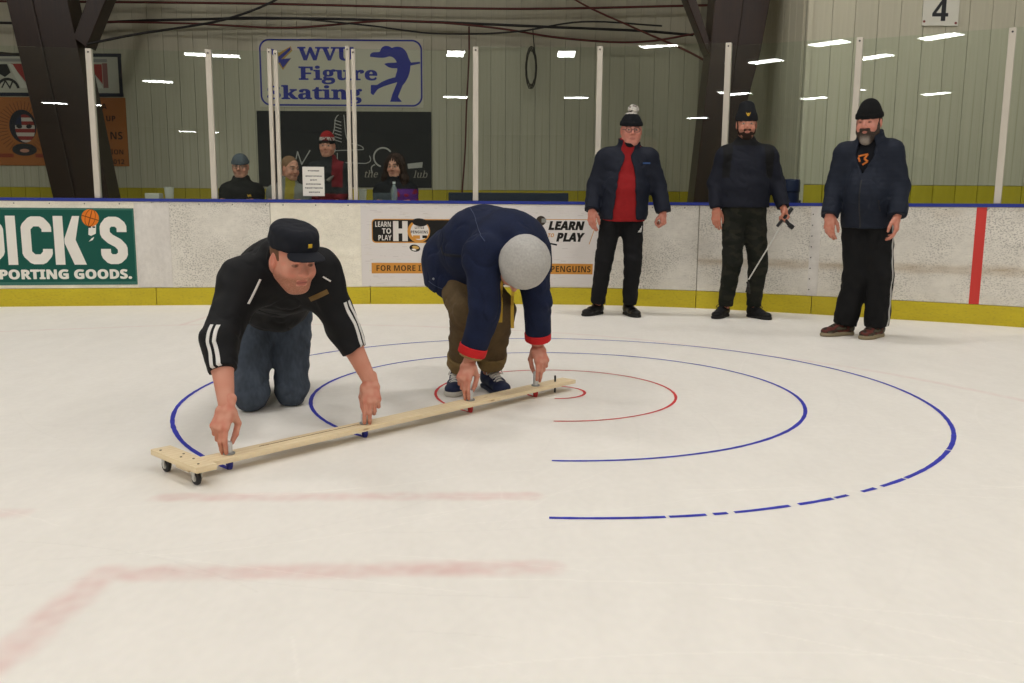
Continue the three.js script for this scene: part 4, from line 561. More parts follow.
  for (const s of ['R', 'L']) { const a = J['an' + s], o = { color: cloth(lin('#22201e'), 0.2), sole: lin('#8d887c') }, sp = shoeParts(o), M = basisM(nrm(cross([0.2, 0, 0.98], [0, -1, 0])), nrm([0.2, 0, 0.98]), [0, -1, 0], add([a[0], 0.2, a[2]], [0.2, 0, 0.98], -0.1)); const m = mesh('shoe', place(nets(sp.up, 0.007, o.color), M), vmat(0.7), t); mesh('sole', place(nets(sp.sole, 0.007, cloth(o.sole)), M), vmat(0.7), m); }
}

// ---- man bending over the pivot end
{
  const root = [-0.17, 0, -4.4], t = person('man in a navy denim jacket and grey beanie bending over the plank', root);
  const P = k => [penSpots[k][0], k === 'd' ? 0.120 : 0.096, penSpots[k][2]];
  const hR = pinchAt(sub(P('c'), root), nrm([0.45, 0, -0.9]), false), hL = pinchAt(sub(P('d'), root), nrm([-0.4, 0, -0.9]), true);
  const side = nrm([0.79, 0.05, -0.61]);
  const J = rel({ pel: [-0.285, 0.665, -4.55], che: [-0.02, 0.765, -4.2], shR: [-0.135, 0.72, -4.04], shL: [0.09, 0.70, -4.26], nek: [0.02, 0.745, -4.09], head: [0.03, 0.672, -3.99], elR: [-0.125, 0.475, -3.97], elL: [0.122, 0.485, -4.25], wrR: [0, 0, 0], wrL: [0, 0, 0], hiR: [-0.315, 0.615, -4.5], hiL: [-0.215, 0.615, -4.58], knR: [-0.225, 0.43, -4.23], knL: [-0.065, 0.44, -4.30], anR: [-0.265, 0.09, -4.455], anL: [-0.115, 0.09, -4.475], side, sideC: side, hf: [-0.12, -0.97, 0.2], hu: [0.45, 0.35, 0.82] }, root);
  J.wrR = hR.wrist; J.wrL = hL.wrist;
  const HM = headM(J, {}), skin = lin('#c48a74'), hg = handGeo(pinch, 0.0028, skin);
  mesh('body', join([bodyGeo(J, { cell: 0.007, skin }), place(headGeo({ cell: 0.0032, neckTo: neckLocal(J, HM), skin, stubble: 0.4 }), HM), place(hg, hR.M), place(hg, hL.M)]), vmat(0.55), t);
  const bf = disp(cut(union([ell([0, 0.05, -0.016], [0.114, 0.126, 0.124]), ell([0, 0.128, -0.03], [0.06, 0.05, 0.07])], 0.05), [0, -0.02, 0.02], [0, -1, -0.30]), (x, y, z) => 0.004 * N3(x * 18, y * 18, z * 18) + 0.0015 * Math.abs(N3(x * 60, y * 25, z * 60)));
  mesh('beanie', place(nets(bf, 0.0038, cloth(lin('#aeaba5'), 0.14, 120)), HM), vmat(0.95, { sheen: 0.3, sheenRoughness: 0.7 }), t);
  // denim jacket
  const ju = [...torso(J, { p: [0.175, 0.17], w: [0.19, 0.18], c: [0.2, 0.165], s: 0.088, n: 0.13, n2: 0.085 }), withK(ell(add(lerp(J.pel, J.che, 0.55), [-0.01, 0.062, 0]), [0.18, 0.155, 0.18]), 0.08), withK(cone(add(J.pel, [-0.025, 0.0, 0.02]), add(J.pel, [-0.02, -0.13, 0.08]), 0.15, 0.148), 0.05)];
  const spine = nrm(sub(J.che, J.pel));
  const jac = disp(union([cut(union(ju, 0.07), add(J.pel, [-0.095, -0.165, 0.1]), [-0.5, -0.86, 0]), ...['L', 'R'].flatMap(s => { const [a, b] = sleeve(J, s, [0.09, 0.07, 0.062], 0.74); return [withK(a, 0.05), withK(b, 0.02)]; }), withK(cone(J.nek, lerp(J.nek, J.head, 0.35), 0.088, 0.092, 1), 0.02)], 0.05), folds(0.012, 7, 13));
  const denim = (x, y, z) => { const k = 1 + 0.22 * N3(x * 14, y * 14, z * 14) + 0.2 * N3(x * 110, y * 110, z * 110); return lin('#131c36').map(q => q * k); };
  const jk = mesh('denim_jacket', nets(jac, 0.006, denim), vmat(0.9, { sheen: 0.2, sheenRoughness: 0.8 }), t);
  for (const s of ['R', 'L']) { const a = lerp(J['el' + s], J['wr' + s], 0.68), b = lerp(J['el' + s], J['wr' + s], 0.84); mesh('turned_cuff', nets(cone(a, b, 0.067, 0.066, 2), 0.005, cloth(lin('#c01f22'), 0.12)), vmat(0.8), jk); if (s === 'R') mesh('shirt_cuff', nets(cone(lerp(a, b, 0.6), add(b, sub(b, a), 0.3), 0.055, 0.056, 2), 0.005, cloth(lin('#a08a5c'), 0.12)), vmat(0.85), jk); }
  // seams, pocket and rivets on the jacket
  const seamM = mat(0x39435e, 0.8), outward = nrm([-0.35, 0.25, 0.9]);
  const seam = (pts, w, m, nm, out = outward) => { const cv = new THREE.CatmullRomCurve3(pts.map(v3)), path = []; const n = 22; for (let i = 0; i <= n; i++) { const c = cv.getPoint(i / n).toArray(), tg = cv.getTangent(i / n).toArray(); const l = sub(c, root); path.push({ from: add(l, out, 0.25), to: add(l, out, -0.25), across: nrm(cross(tg, out)) }); } return mesh(nm, strip(jac, path, w), m, jk); };
  seam([[-0.26, 0.98, -4.3], [-0.18, 0.90, -4.24], [-0.13, 0.82, -4.16], [-0.09, 0.76, -4.05]], 0.0028, seamM, 'seam');
  seam([[-0.42, 0.565, -4.4], [-0.36, 0.535, -4.36], [-0.28, 0.52, -4.3]], 0.003, seamM, 'seam');
  seam([[-0.34, 0.74, -4.34], [-0.32, 0.70, -4.32], [-0.27, 0.685, -4.29], [-0.2, 0.68, -4.25]], 0.013, mat(0x0a0f1c, 0.9), 'pocket_flap');
  for (const [x, y, z] of [[-0.385, 0.575, -4.38], [-0.30, 0.545, -4.33]]) { const o = sub([x, y, z], root); let tt = 0; const f0 = add(o, outward, 0.25); for (let k = 0; k < 50 && tt < 0.5; k++) tt += 0.7 * jac.f(...add(f0, outward, -tt)); if (tt > 0.45) continue; const g = new THREE.SphereGeometry(0.006, 10, 8); g.translate(...add(f0, outward, -tt)); mesh('rivet', g, mat(0xb9bcc2, 0.3, { metalness: 0.9 }), jk); }
  mesh('collar', nets(cut(cone(lerp(J.nek, J.head, 0.05), lerp(J.nek, J.head, 0.5), 0.094, 0.098, 1), add(J.nek, [0, -0.02, 0]), [0, 1, 0.1]), 0.005, cloth(lin('#b02024'), 0.1)), vmat(0.85), jk);
  // lanyard
  const ym = mat(0xb8952a, 0.7), gm = mat(0x2f7a3c, 0.7);
  const ribbon = (pts, w, m) => { const cv = new THREE.CatmullRomCurve3(pts.map(p => v3(sub(p, root)))), gs = []; const n = 14; for (let i = 0; i < n; i++) { const a = cv.getPoint(i / n), b = cv.getPoint((i + 1) / n), L = a.distanceTo(b) * 1.06, g = new THREE.BoxGeometry(w, L, 0.002); g.applyQuaternion(new THREE.Quaternion().setFromUnitVectors(new THREE.Vector3(0, 1, 0), b.clone().sub(a).normalize())); g.translate((a.x + b.x) / 2, (a.y + b.y) / 2, (a.z + b.z) / 2); gs.push(g); } return mesh('lanyard', join(gs), m, t); };
  ribbon([[-0.03, 0.66, -4.03], [-0.05, 0.585, -4.02], [-0.052, 0.50, -4.02], [-0.054, 0.41, -4.02]], 0.017, ym); ribbon([[0.02, 0.66, -4.05], [0.005, 0.58, -4.045], [0.0, 0.48, -4.045], [0.002, 0.38, -4.045]], 0.015, ym); ribbon([[-0.03, 0.62, -4.03], [-0.075, 0.575, -4.02], [-0.1, 0.55, -4.03]], 0.016, gm);
  // trousers with rolled cuffs
  const kh = (x, y, z) => { const k = 1 + 0.22 * N3(x * 20, y * 12, z * 20) + 0.12 * N3(x * 90, y * 90, z * 90); return lin('#5b4a31').map(q => q * k); };
  const tr = disp(union(pants(J, { p: [0.12, 0.11], t: 0.086, k: 0.08, a: 0.066, len: 0.82 }), 0.04), folds(0.014, 9, 20));
  const trm = mesh('trousers', nets(tr, 0.006, kh), vmat(0.9), t);
  for (const s of ['R', 'L']) { const a = lerp(J['kn' + s], J['an' + s], 0.70), b = lerp(J['kn' + s], J['an' + s], 0.88); mesh('rolled_cuff', nets(disp(cone(a, b, 0.077, 0.073, 2), (x, y, z) => 0.005 * N3(x * 16, y * 30, z * 16)), 0.005, cloth(lin('#7a6540'), 0.15)), vmat(0.9), trm); }
  const so = { color: cloth(lin('#1b2542'), 0.2), sole: lin('#b9b4a8'), lace: 0xd8d5cc, cell: 0.0045, soleTop: 0.032 };
  shoe(t, sub([-0.275, 0, -4.45], root), [-0.12, 0.99], so); shoe(t, sub([-0.105, 0, -4.475], root), [0.38, 0.92], { ...so, soleTop: 0.02, sole: lin('#2a2f42') });
}

// ---- the three men watching
function standing(root, label, J0, o) {
  const t = person(label, root), J = rel(J0, root), HM = headM(J, { scale: o.headScale || 1 });
  const parts = [bodyGeo(J, { cell: 0.011, skin: o.skin, slim: o.slim }), place(headGeo({ cell: 0.0042, neckTo: neckLocal(J, HM), ...o.face, skin: o.skin }), HM)];
  const HF = o.hands; for (const s of ['L', 'R']) parts.push(place(handGeo(HF[s].pose || relaxed, 0.004, o.skin), frameM(J['wr' + s], HF[s].d || [0, -1, 0.1], HF[s].n, s === 'L', 1.03)));
  mesh('body', join(parts), vmat(0.55), t);
  return { t, J, HM, root };
}
{ // red pullover under an open navy jacket
  const root = [0.87, 0, -7.6];
  const { t, J, HM } = standing(root, 'man in a navy jacket over a red pullover and bobble hat', { pel: [0.95, 0.92, -7.64], che: [0.968, 1.25, -7.65], shR: [0.787, 1.345, -7.65], shL: [1.163, 1.345, -7.63], nek: [0.985, 1.455, -7.65], head: [1.0, 1.578, -7.62], elR: [0.708, 1.115, -7.66], elL: [1.245, 1.115, -7.64], wrR: [0.675, 0.905, -7.57], wrL: [1.288, 0.89, -7.57], hiR: [0.86, 0.88, -7.64], hiL: [1.03, 0.88, -7.64], knR: [0.79, 0.48, -7.60], knL: [1.04, 0.48, -7.58], anR: [0.75, 0.09, -7.67], anL: [1.03, 0.09, -7.65], side: [1, 0, 0], hf: [0.0, -0.06, 1], hu: [0, 1, 0] },
    { skin: lin('#c08070'), headScale: 1.06, face: { wide: 1.12, pink: lin('#cc8a78') }, hands: { L: { n: [-0.8, 0, -0.6], pose: fist }, R: { n: [0.6, 0, -0.8], pose: relaxed } } });
  mesh('glasses', place(glassesGeo(), HM), mat(0x2a2624, 0.4), t);
  const hf = disp(beanie({ rim: 0.04, tilt: -0.1, h: 0.1, cuff: 0.03 }), ribs(0.0015));
  const hat = mesh('bobble_hat', place(nets(hf, 0.0045, cloth(lin('#101216'), 0.2)), HM), vmat(0.95), t);
  const pom = new THREE.IcosahedronGeometry(1, 4); { const p = pom.attributes.position; for (let i = 0; i < p.count; i++) { const k = 1 + 0.22 * N3(p.getX(i) * 4, p.getY(i) * 4, p.getZ(i) * 4); p.setXYZ(i, p.getX(i) * 0.043 * k + 0.012, p.getY(i) * 0.036 * k + 0.168, p.getZ(i) * 0.043 * k - 0.012); } pom.computeVertexNormals(); }
  mesh('bobble', place(join([paint(pom, (x, y, z) => N3(x * 45, y * 60, z * 45) > 0.18 ? lin('#7d746c') : lin('#cdc8bf'))]), HM), vmat(0.95), hat);
  mesh('hat_band', place(nets(cut(cut(ell([0, 0.044, -0.012], [0.0885, 0.107, 0.1065]), [0, 0.128, 0], [0, -1, 0]), [0, 0.142, 0], [0, 1, 0]), 0.004, cloth(lin('#b9b4ab'), 0.2)), HM), vmat(0.95), hat);
  const jt = torso(J, { p: [0.2, 0.16], w: [0.205, 0.17], c: [0.19, 0.15], s: 0.07, ext: 0.2, n: 0.12, n2: 0.075 });
  const rf = disp(union([cut(union(torso(J, { p: [0.185, 0.147], w: [0.19, 0.158], c: [0.17, 0.135], s: 0.055, ext: 0.2, n: 0.1, n2: 0.072 }), 0.06), add(J.pel, [0, -0.105, 0]), [0, -1, 0]), cone(J.nek, lerp(J.nek, J.head, 0.45), 0.082, 0.086, 1)], 0.02), folds(0.006));
  const pull = mesh('pullover', nets(rf, 0.008, cloth(lin('#8e1a1c'), 0.15)), vmat(0.9), t);
  mesh('undershirt', nets(cut(ell(add(lerp(J.nek, J.head, 0.2), [0, -0.005, 0.05]), [0.05, 0.05, 0.055]), add(J.nek, [0, 0.06, 0]), [0, 1, 0]), 0.005, cloth(lin('#0e1016'))), vmat(0.9), pull);
  let jf = union([cut(union(jt, 0.06), add(J.pel, [0, -0.09, 0]), [0, -1, 0]), ...['L', 'R'].flatMap(s => { const [a, b] = sleeve(J, s, [0.078, 0.074, 0.066], 0.98); return [withK(a, 0.05), withK(b, 0.02)]; }), withK(cone(J.nek, lerp(J.nek, J.head, 0.38), 0.092, 0.098, 1), 0.02)], 0.05);
  const gap = (x, y, z) => { const w = mix(0.052, 0.10, clamp((y - 1.40) / -0.55)) - 0.03 * sm(1.42, 1.36, y) * sm(1.2, 1.35, y); return Math.max(Math.abs(x - mix(0.10, 0.075, clamp((1.4 - y) / 0.5))) - w, -(z - 0.02)); };
  jf = disp({ ...jf, f: ((g) => (x, y, z) => Math.max(g(x, y, z), -gap(x, y, z)))(jf.f) }, folds(0.009, 8, 18));
  const jk = mesh('jacket', nets(jf, 0.0078, cloth(lin('#0f1524'), 0.18)), vmat(0.7), t);
  const path = []; for (let i = 0; i <= 8; i++) { const x = 0.255 - root[0] + 0.87 - 0 + i * 0.008; path.push({ from: [x - 0.03, 1.305, 0.3], to: [x - 0.03, 1.305, -0.1], across: [0, 1, 0] }); }
  mesh('chest_lettering', strip(jf, path, 0.013), mat(0x2c4f86, 0.7), jk);
  const bl = (x, y, z) => lin('#0c0c0e').map(q => q * (1 + 0.25 * N3(x * 25, y * 10, z * 25)));
  const tf = disp(union(pants(J, { p: [0.165, 0.13], t: 0.098, k: 0.078, a: 0.062, len: 0.97 }), 0.03), folds(0.010, 9, 18));
  const tm = mesh('track_trousers', nets(tf, 0.008, bl), vmat(0.85), t);
  { const g = []; for (let k = 0; k < 3; k++) { const x = 0.205 + k * 0.012 - 0.0; g.push(strip(tf, [0, 1, 2, 3].map(i => ({ from: [x + i * 0.004 - 0.004, 0.735 - 0.01 + i * (0.006 + k * 0.006), 0.3], to: [x + i * 0.004 - 0.004, 0.735 - 0.01 + i * (0.006 + k * 0.006), -0.1], across: [1, 0, 0] })), 0.008)); } mesh('emblem', join(g), mat(0xcfcdc8, 0.7), tm).userData.label = 'white emblem of three slanted bars'; }
  const so = { color: cloth(lin('#0d0c0c'), 0.2), sole: lin('#141312'), rough: 0.35, cell: 0.006 };
  shoe(t, sub([0.74, 0, -7.67], root), [-0.62, 0.78], so); shoe(t, sub([1.03, 0, -7.64], root), [0.25, 0.97], so);
}
{ // dark pullover, camouflage trousers, reaching stick
  const root = [1.965, 0, -7.5];
  const { t, J, HM } = standing(root, 'bearded man in a dark navy pullover and black knit hat with gold emblem', { pel: [1.965, 0.95, -7.53], che: [1.965, 1.27, -7.55], shR: [1.795, 1.365, -7.56], shL: [2.145, 1.37, -7.53], nek: [1.957, 1.49, -7.55], head: [1.95, 1.627, -7.52], elR: [1.722, 1.14, -7.58], elL: [2.232, 1.15, -7.53], wrR: [1.722, 0.925, -7.5], wrL: [2.262, 0.94, -7.41], hiR: [1.88, 0.9, -7.53], hiL: [2.05, 0.9, -7.53], knR: [1.875, 0.48, -7.49], knL: [2.095, 0.48, -7.49], anR: [1.85, 0.09, -7.56], anL: [2.09, 0.09, -7.54], side: [1, 0, 0], hf: [-0.16, -0.06, 1], hu: [-0.02, 1, 0] },
    { skin: lin('#b5765f'), face: { stubble: 0.5, stubbleC: lin('#2c1d16'), brow: lin('#1f1612') }, hands: { R: { n: [0.5, 0, -0.85], pose: relaxed }, L: { n: [-0.9, 0, 0.2], d: [0.25, -1, 0.25], pose: fist } } });
  const bd = disp(carve(cut(union([ell([0, -0.07, 0.028], [0.062, 0.05, 0.062]), ell([0, -0.098, 0.05], [0.04, 0.03, 0.034]), withK(cone([-0.024, -0.044, 0.082], [0.024, -0.044, 0.082], 0.008, 0.008), 0.01), ...[-1, 1].map(s => cone([s * 0.066, 0.0, 0.005], [s * 0.055, -0.06, 0.02], 0.013, 0.02))], 0.02), [0, -0.03, 0.0], [0, 0.4, -1]), ell([0, -0.062, 0.094], [0.021, 0.011, 0.02]), 0.004), (x, y, z) => 0.0025 * N3(x * 200, y * 200, z * 200));
  mesh('beard', place(nets(bd, 0.0042, cloth(lin('#2a1b14'), 0.4, 200)), HM), vmat(0.9), t);
  mesh('hair', place(nets(cut(cut(ell([0, 0.01, -0.02], [0.083, 0.09, 0.1]), [0, 0.0, 0.02], [0, 0, 1]), [0, -0.06, 0], [0, -1, 0]), 0.005, cloth(lin('#1d1410'), 0.4, 200)), HM), vmat(0.85), t);
  const hf = disp(beanie({ rim: 0.034, tilt: -0.12, h: 0.125, tip: [0, 0.16, -0.025], tipR: [0.055, 0.03, 0.05], cuff: 0.055 }), ribs(0.0018));
  const hat = mesh('knit_hat', place(nets(hf, 0.0045, cloth(lin('#17191c'), 0.25)), HM), vmat(0.95), t);
  const zig = [[-0.017, 0.092], [-0.008, 0.078], [0, 0.088], [0.008, 0.078], [0.017, 0.092]]; mesh('emblem', place(join([strip(hf, zig.map(([x, y]) => ({ from: [x + 0.004, y, 0.2], to: [x + 0.004, y, 0], across: [0, 1, 0] })), 0.011), strip(hf, [[-0.006, 0.075], [0.004, 0.071], [0.012, 0.075]].map(([x, y]) => ({ from: [x, y, 0.2], to: [x, y, 0], across: [0, 1, 0] })), 0.012)]), HM), mat(0xd0a31c, 0.6), hat).userData.label = 'gold zigzag emblem';
  const jt = torso(J, { p: [0.195, 0.135], w: [0.205, 0.145], c: [0.195, 0.14], s: 0.07, ext: 0.2, n: 0.12, n2: 0.072 });
  const jf = disp(union([cut(union(jt, 0.06), add(J.pel, [0, -0.01, 0]), [0, -1, 0]), ...['L', 'R'].flatMap(s => { const [a, b] = sleeve(J, s, [0.08, 0.068, 0.052], 0.98); return [withK(a, 0.05), withK(b, 0.02)]; }), withK(cone(J.nek, lerp(J.nek, J.head, 0.12), 0.074, 0.07, 1), 0.02)], 0.05), folds(0.009, 8, 16));
  const nv = lin('#0f1320'), bk = lin('#08090b');
  const top = mesh('pullover', nets(jf, 0.0078, (x, y, z) => { const ax = Math.abs(x), q = 1 + 0.2 * N3(x * 30, y * 30, z * 30); const dark = (y > 1.19 && ax > 0.125 + (1.45 - y) * 0.12 && ax < 0.21) || y > 1.455; return (dark ? bk : nv).map(e => e * q); }), vmat(0.75), t);
  const camo = (x, y, z) => { const a = N3(x * 9, y * 22, z * 9), b = N3(x * 13 + 9, y * 26, z * 13); return a > 0.12 ? lin('#14170f') : b > 0.1 ? lin('#26261c') : lin('#1b1c16'); };
  mesh('camouflage_trousers', nets(disp(union(pants(J, { p: [0.17, 0.128], t: 0.102, k: 0.083, a: 0.062, len: 0.97 }), 0.04), folds(0.010, 9, 18)), 0.008, camo), vmat(0.9), t);
  const so = { color: cloth(lin('#0c0c0d'), 0.2), sole: lin('#161616'), cell: 0.006, lace: 0x1c1c1e };
  shoe(t, sub([1.83, 0, -7.56], root), [-0.55, 0.83], so); shoe(t, sub([2.1, 0, -7.53], root), [0.42, 0.9], so);
}
{ // reaching stick in the man's hand
  const a = [2.275, 0.862, -7.36], b = [1.945, 0.335, -7.24], t = thing('reaching_stick', 'white-shafted reaching stick with black grip and dark jaw held above the ice', 'tool', b);
  const L = p => sub(p, b), d = nrm(sub(b, a)), bm = mat(0x111113, 0.5);
  mesh('shaft', bar(L(add(a, d, 0.03)), L(add(b, d, -0.02)), 0.0055, 10), mat(0xbdb9b0, 0.4), t);
  mesh('grip', join([bar(L(add(a, [0.05, 0.075, -0.02])), L(add(a, [-0.03, -0.035, 0.0])), 0.016, 14), bar(L(add(a, [-0.035, -0.02, 0.01])), L(add(a, [-0.075, -0.075, 0.01])), 0.013, 12), bar(L(add(a, [-0.01, -0.02, 0.01])), L(add(a, [0.035, -0.075, 0.02])), 0.015, 12), bar(L(add(a, [0.02, -0.06, 0.02])), L(add(a, [0.055, -0.085, 0.02])), 0.02, 12)]), bm, t);
  mesh('jaw', join([bar([0, 0, 0], [0.012, -0.04, 0.01], 0.011, 10), bar([0.008, -0.03, 0], [-0.006, -0.09, 0.004], 0.009, 10), bar([0.014, -0.04, 0], [0.022, -0.1, 0.004], 0.008, 10)]), mat(0x1b1713, 0.6), t);
}
{ // older bearded man in the padded jacket
  const root = [2.56, 0, -6.43], f = nrm([-0.55, 0, 0.83]), side = nrm([0.83, 0, 0.55]);
  const { t, J, HM } = standing(root, 'grey-bearded man in a padded navy jacket and plain black beanie', { pel: [2.585, 0.9, -6.45], che: [2.58, 1.24, -6.45], shR: [2.432, 1.325, -6.54], shL: [2.688, 1.335, -6.365], nek: [2.575, 1.425, -6.45], head: [2.535, 1.545, -6.415], elR: [2.372, 1.08, -6.54], elL: [2.742, 1.10, -6.32], wrR: [2.305, 0.885, -6.44], wrL: [2.70, 0.885, -6.215], hiR: [2.52, 0.85, -6.49], hiL: [2.65, 0.85, -6.41], knR: [2.54, 0.46, -6.46], knL: [2.67, 0.46, -6.365], anR: [2.495, 0.09, -6.51], anL: [2.69, 0.09, -6.405], side, hf: [-0.62, -0.1, 0.78], hu: [-0.04, 1, 0.05] },
    { skin: lin('#c58672'), headScale: 1.02, face: { pink: lin('#cf8f7e'), brow: lin('#4a3a30'), squint: true }, hands: { R: { n: [0.7, 0, -0.7], pose: relaxed }, L: { n: [-0.75, 0, -0.5], d: [-0.1, -1, 0.2], pose: relaxed } } });
  const bd = disp(carve(cut(union([ell([0, -0.075, 0.028], [0.066, 0.056, 0.066]), ell([0, -0.112, 0.05], [0.044, 0.04, 0.04]), withK(cone([-0.026, -0.044, 0.083], [0.026, -0.044, 0.083], 0.011, 0.011), 0.01), ...[-1, 1].map(s => cone([s * 0.068, 0.01, 0.005], [s * 0.057, -0.06, 0.02], 0.013, 0.024))], 0.02), [0, -0.03, 0.0], [0, 0.4, -1]), ell([0, -0.0625, 0.098], [0.023, 0.011, 0.02]), 0.004), (x, y, z) => 0.003 * N3(x * 160, y * 160, z * 160));
  mesh('beard', place(nets(bd, 0.0042, (x, y, z) => mix3(lin('#3a2f28'), lin('#8f857c'), clamp(sm(-0.07, -0.12, y) * (1 - sm(0.02, 0.045, Math.abs(x))) + 0.3 * N3(x * 150, y * 150, z * 150)))), HM), vmat(0.9), t);
  mesh('hair', place(nets(cut(cut(ell([0, 0.01, -0.02], [0.082, 0.09, 0.1]), [0, 0.0, 0.015], [0, 0, 1]), [0, -0.04, 0], [0, -1, 0]), 0.005, cloth(lin('#3a302a'), 0.4, 200)), HM), vmat(0.85), t);
  mesh('beanie', place(nets(disp(beanie({ rim: 0.034, tilt: -0.12, h: 0.1, tip: [0, 0.125, -0.018], tipR: [0.045, 0.035, 0.05], cuff: 0.03 }), ribs(0.0015)), 0.0045, cloth(lin('#0b0b0c'), 0.2)), HM), vmat(0.95), t);
  const belly = ell(add(add(J.pel, [0, 0.13, 0]), f, 0.08), [0.15, 0.18, 0.155]);
  const tee = mesh('t_shirt', nets(disp(union([...torso(J, { p: [0.17, 0.13], w: [0.18, 0.14], c: [0.168, 0.128], s: 0.055, n: 0.1, n2: 0.07 })], 0.06), folds(0.004)), 0.009, cloth(lin('#0d0f16'))), vmat(0.9), t);
  const jt = [...torso(J, { p: [0.172, 0.145], w: [0.182, 0.155], c: [0.178, 0.14], s: 0.072, ext: 0.2, n: 0.12, n2: 0.075 }), withK(belly, 0.06)];
  let jf = union([cut(union(jt, 0.06), add(J.pel, [0, -0.10, 0]), [0, -1, 0]), ...['L', 'R'].flatMap(s => { const [a, b] = sleeve(J, s, [0.084, 0.074, 0.064], 0.98); return [withK(a, 0.05), withK(b, 0.02)]; }), withK(cone(J.nek, lerp(J.nek, J.head, 0.42), 0.085, 0.092, 1), 0.02)], 0.05);
  const vee = (x, y, z) => { const s = x * side[0] + z * side[2] + 0.01, fw = x * f[0] + z * f[2], w = 0.06 * sm(1.16, 1.32, y) * (1 - 0.35 * sm(1.38, 1.48, y)); return w < 0.004 ? 1 : Math.max(Math.abs(s + 0.0) - w, -(fw - 0.02)); };
  const quilt = (x, y, z) => 0.0015 * Math.abs(Math.sin(y * 95)) + folds(0.008, 8, 14)(x, y, z);
  jf = disp({ ...jf, f: (g => (x, y, z) => Math.max(g(x, y, z), -vee(x, y, z)))(jf.f) }, quilt);
  const jk = mesh('padded_jacket', nets(jf, 0.0075, cloth(lin('#151c2a'), 0.2)), vmat(0.75), t);
  { const path = []; for (let i = 0; i <= 12; i++) { const y = 1.14 - i * 0.028, c = [f[0] * 0.3 - side[0] * 0.008, y, f[2] * 0.3 - side[2] * 0.008]; path.push({ from: c, to: [0, y, 0], across: side }); } mesh('zip', strip(jf, path, 0.01), mat(0x0c0f16, 0.5), jk); }
  { const base = [0.0, 0.94, 0], c = [[0.115, 0.06], [0.125, -0.02]]; const path = c.map(([s, dy]) => { const a = add(add(base, side, s), [0, dy, 0]); return { from: add(a, f, 0.35), to: a, across: side }; }); mesh('pocket_zip', strip(jf, path, 0.008), mat(0x0a0c12, 0.6), jk); }
  const og = []; const teeF = union(torso(J, { p: [0.17, 0.13], w: [0.18, 0.14], c: [0.168, 0.128], s: 0.055, n: 0.1, n2: 0.07 }), 0.06); for (const [s0, y0, s1, y1] of [[-0.045, 1.31, 0.02, 1.322], [0.02, 1.322, -0.002, 1.29], [-0.002, 1.29, 0.025, 1.27], [0.025, 1.27, -0.01, 1.248], [-0.045, 1.30, -0.03, 1.27]]) og.push(strip(teeF, [0, 1, 2, 3].map(i => { const a = add([0, mix(y0, y1, i / 3), 0], side, mix(s0, s1, i / 3) - 0.01); return { from: add(a, f, 0.35), to: a, across: nrm([side[0] * -(y1 - y0), s1 - s0, side[2] * -(y1 - y0)]) }; }), 0.013, 0.004)); mesh('emblem', join(og), mat(0xc76a1c, 0.7), tee).userData.label = 'orange print';
  const tf = disp(union(pants(J, { p: [0.145, 0.125], t: 0.106, k: 0.095, a: 0.086, len: 1.02 }), 0.05), folds(0.012, 9, 14));
  const tm = mesh('track_trousers', nets(tf, 0.008, (x, y, z) => lin('#0c0c0d').map(q => q * (1 + 0.25 * N3(x * 25, y * 10, z * 25)))), vmat(0.85), t);
  { const out = nrm([0.62, 0, 0.78]), path = []; for (let i = 0; i <= 24; i++) { const q = i / 24, c = q < 0.5 ? lerp(J.hiL, J.knL, q * 2) : lerp(J.knL, J.anL, q * 2 - 1); path.push({ from: add(c, out, 0.3), to: c, across: nrm(cross([0, 1, 0], out)) }); } mesh('side_stripe', strip(tf, path, 0.014), mat(0xa9a7a2, 0.7), tm); }
  const so = { color: (x, y, z) => { const n = N3(x * 30, y * 40, z * 22); return n > 0.1 ? lin('#5b2a22') : n < -0.15 ? lin('#4f4a3a') : lin('#33261f'); }, sole: lin('#8a7d62'), cell: 0.0055, scale: 1.08, lace: 0x2a211c, soleTop: 0.03 };
  shoe(t, sub([2.49, 0, -6.515], root), [-0.9, 0.42], so); shoe(t, sub([2.69, 0, -6.42], root), [-0.72, 0.69], so);
}

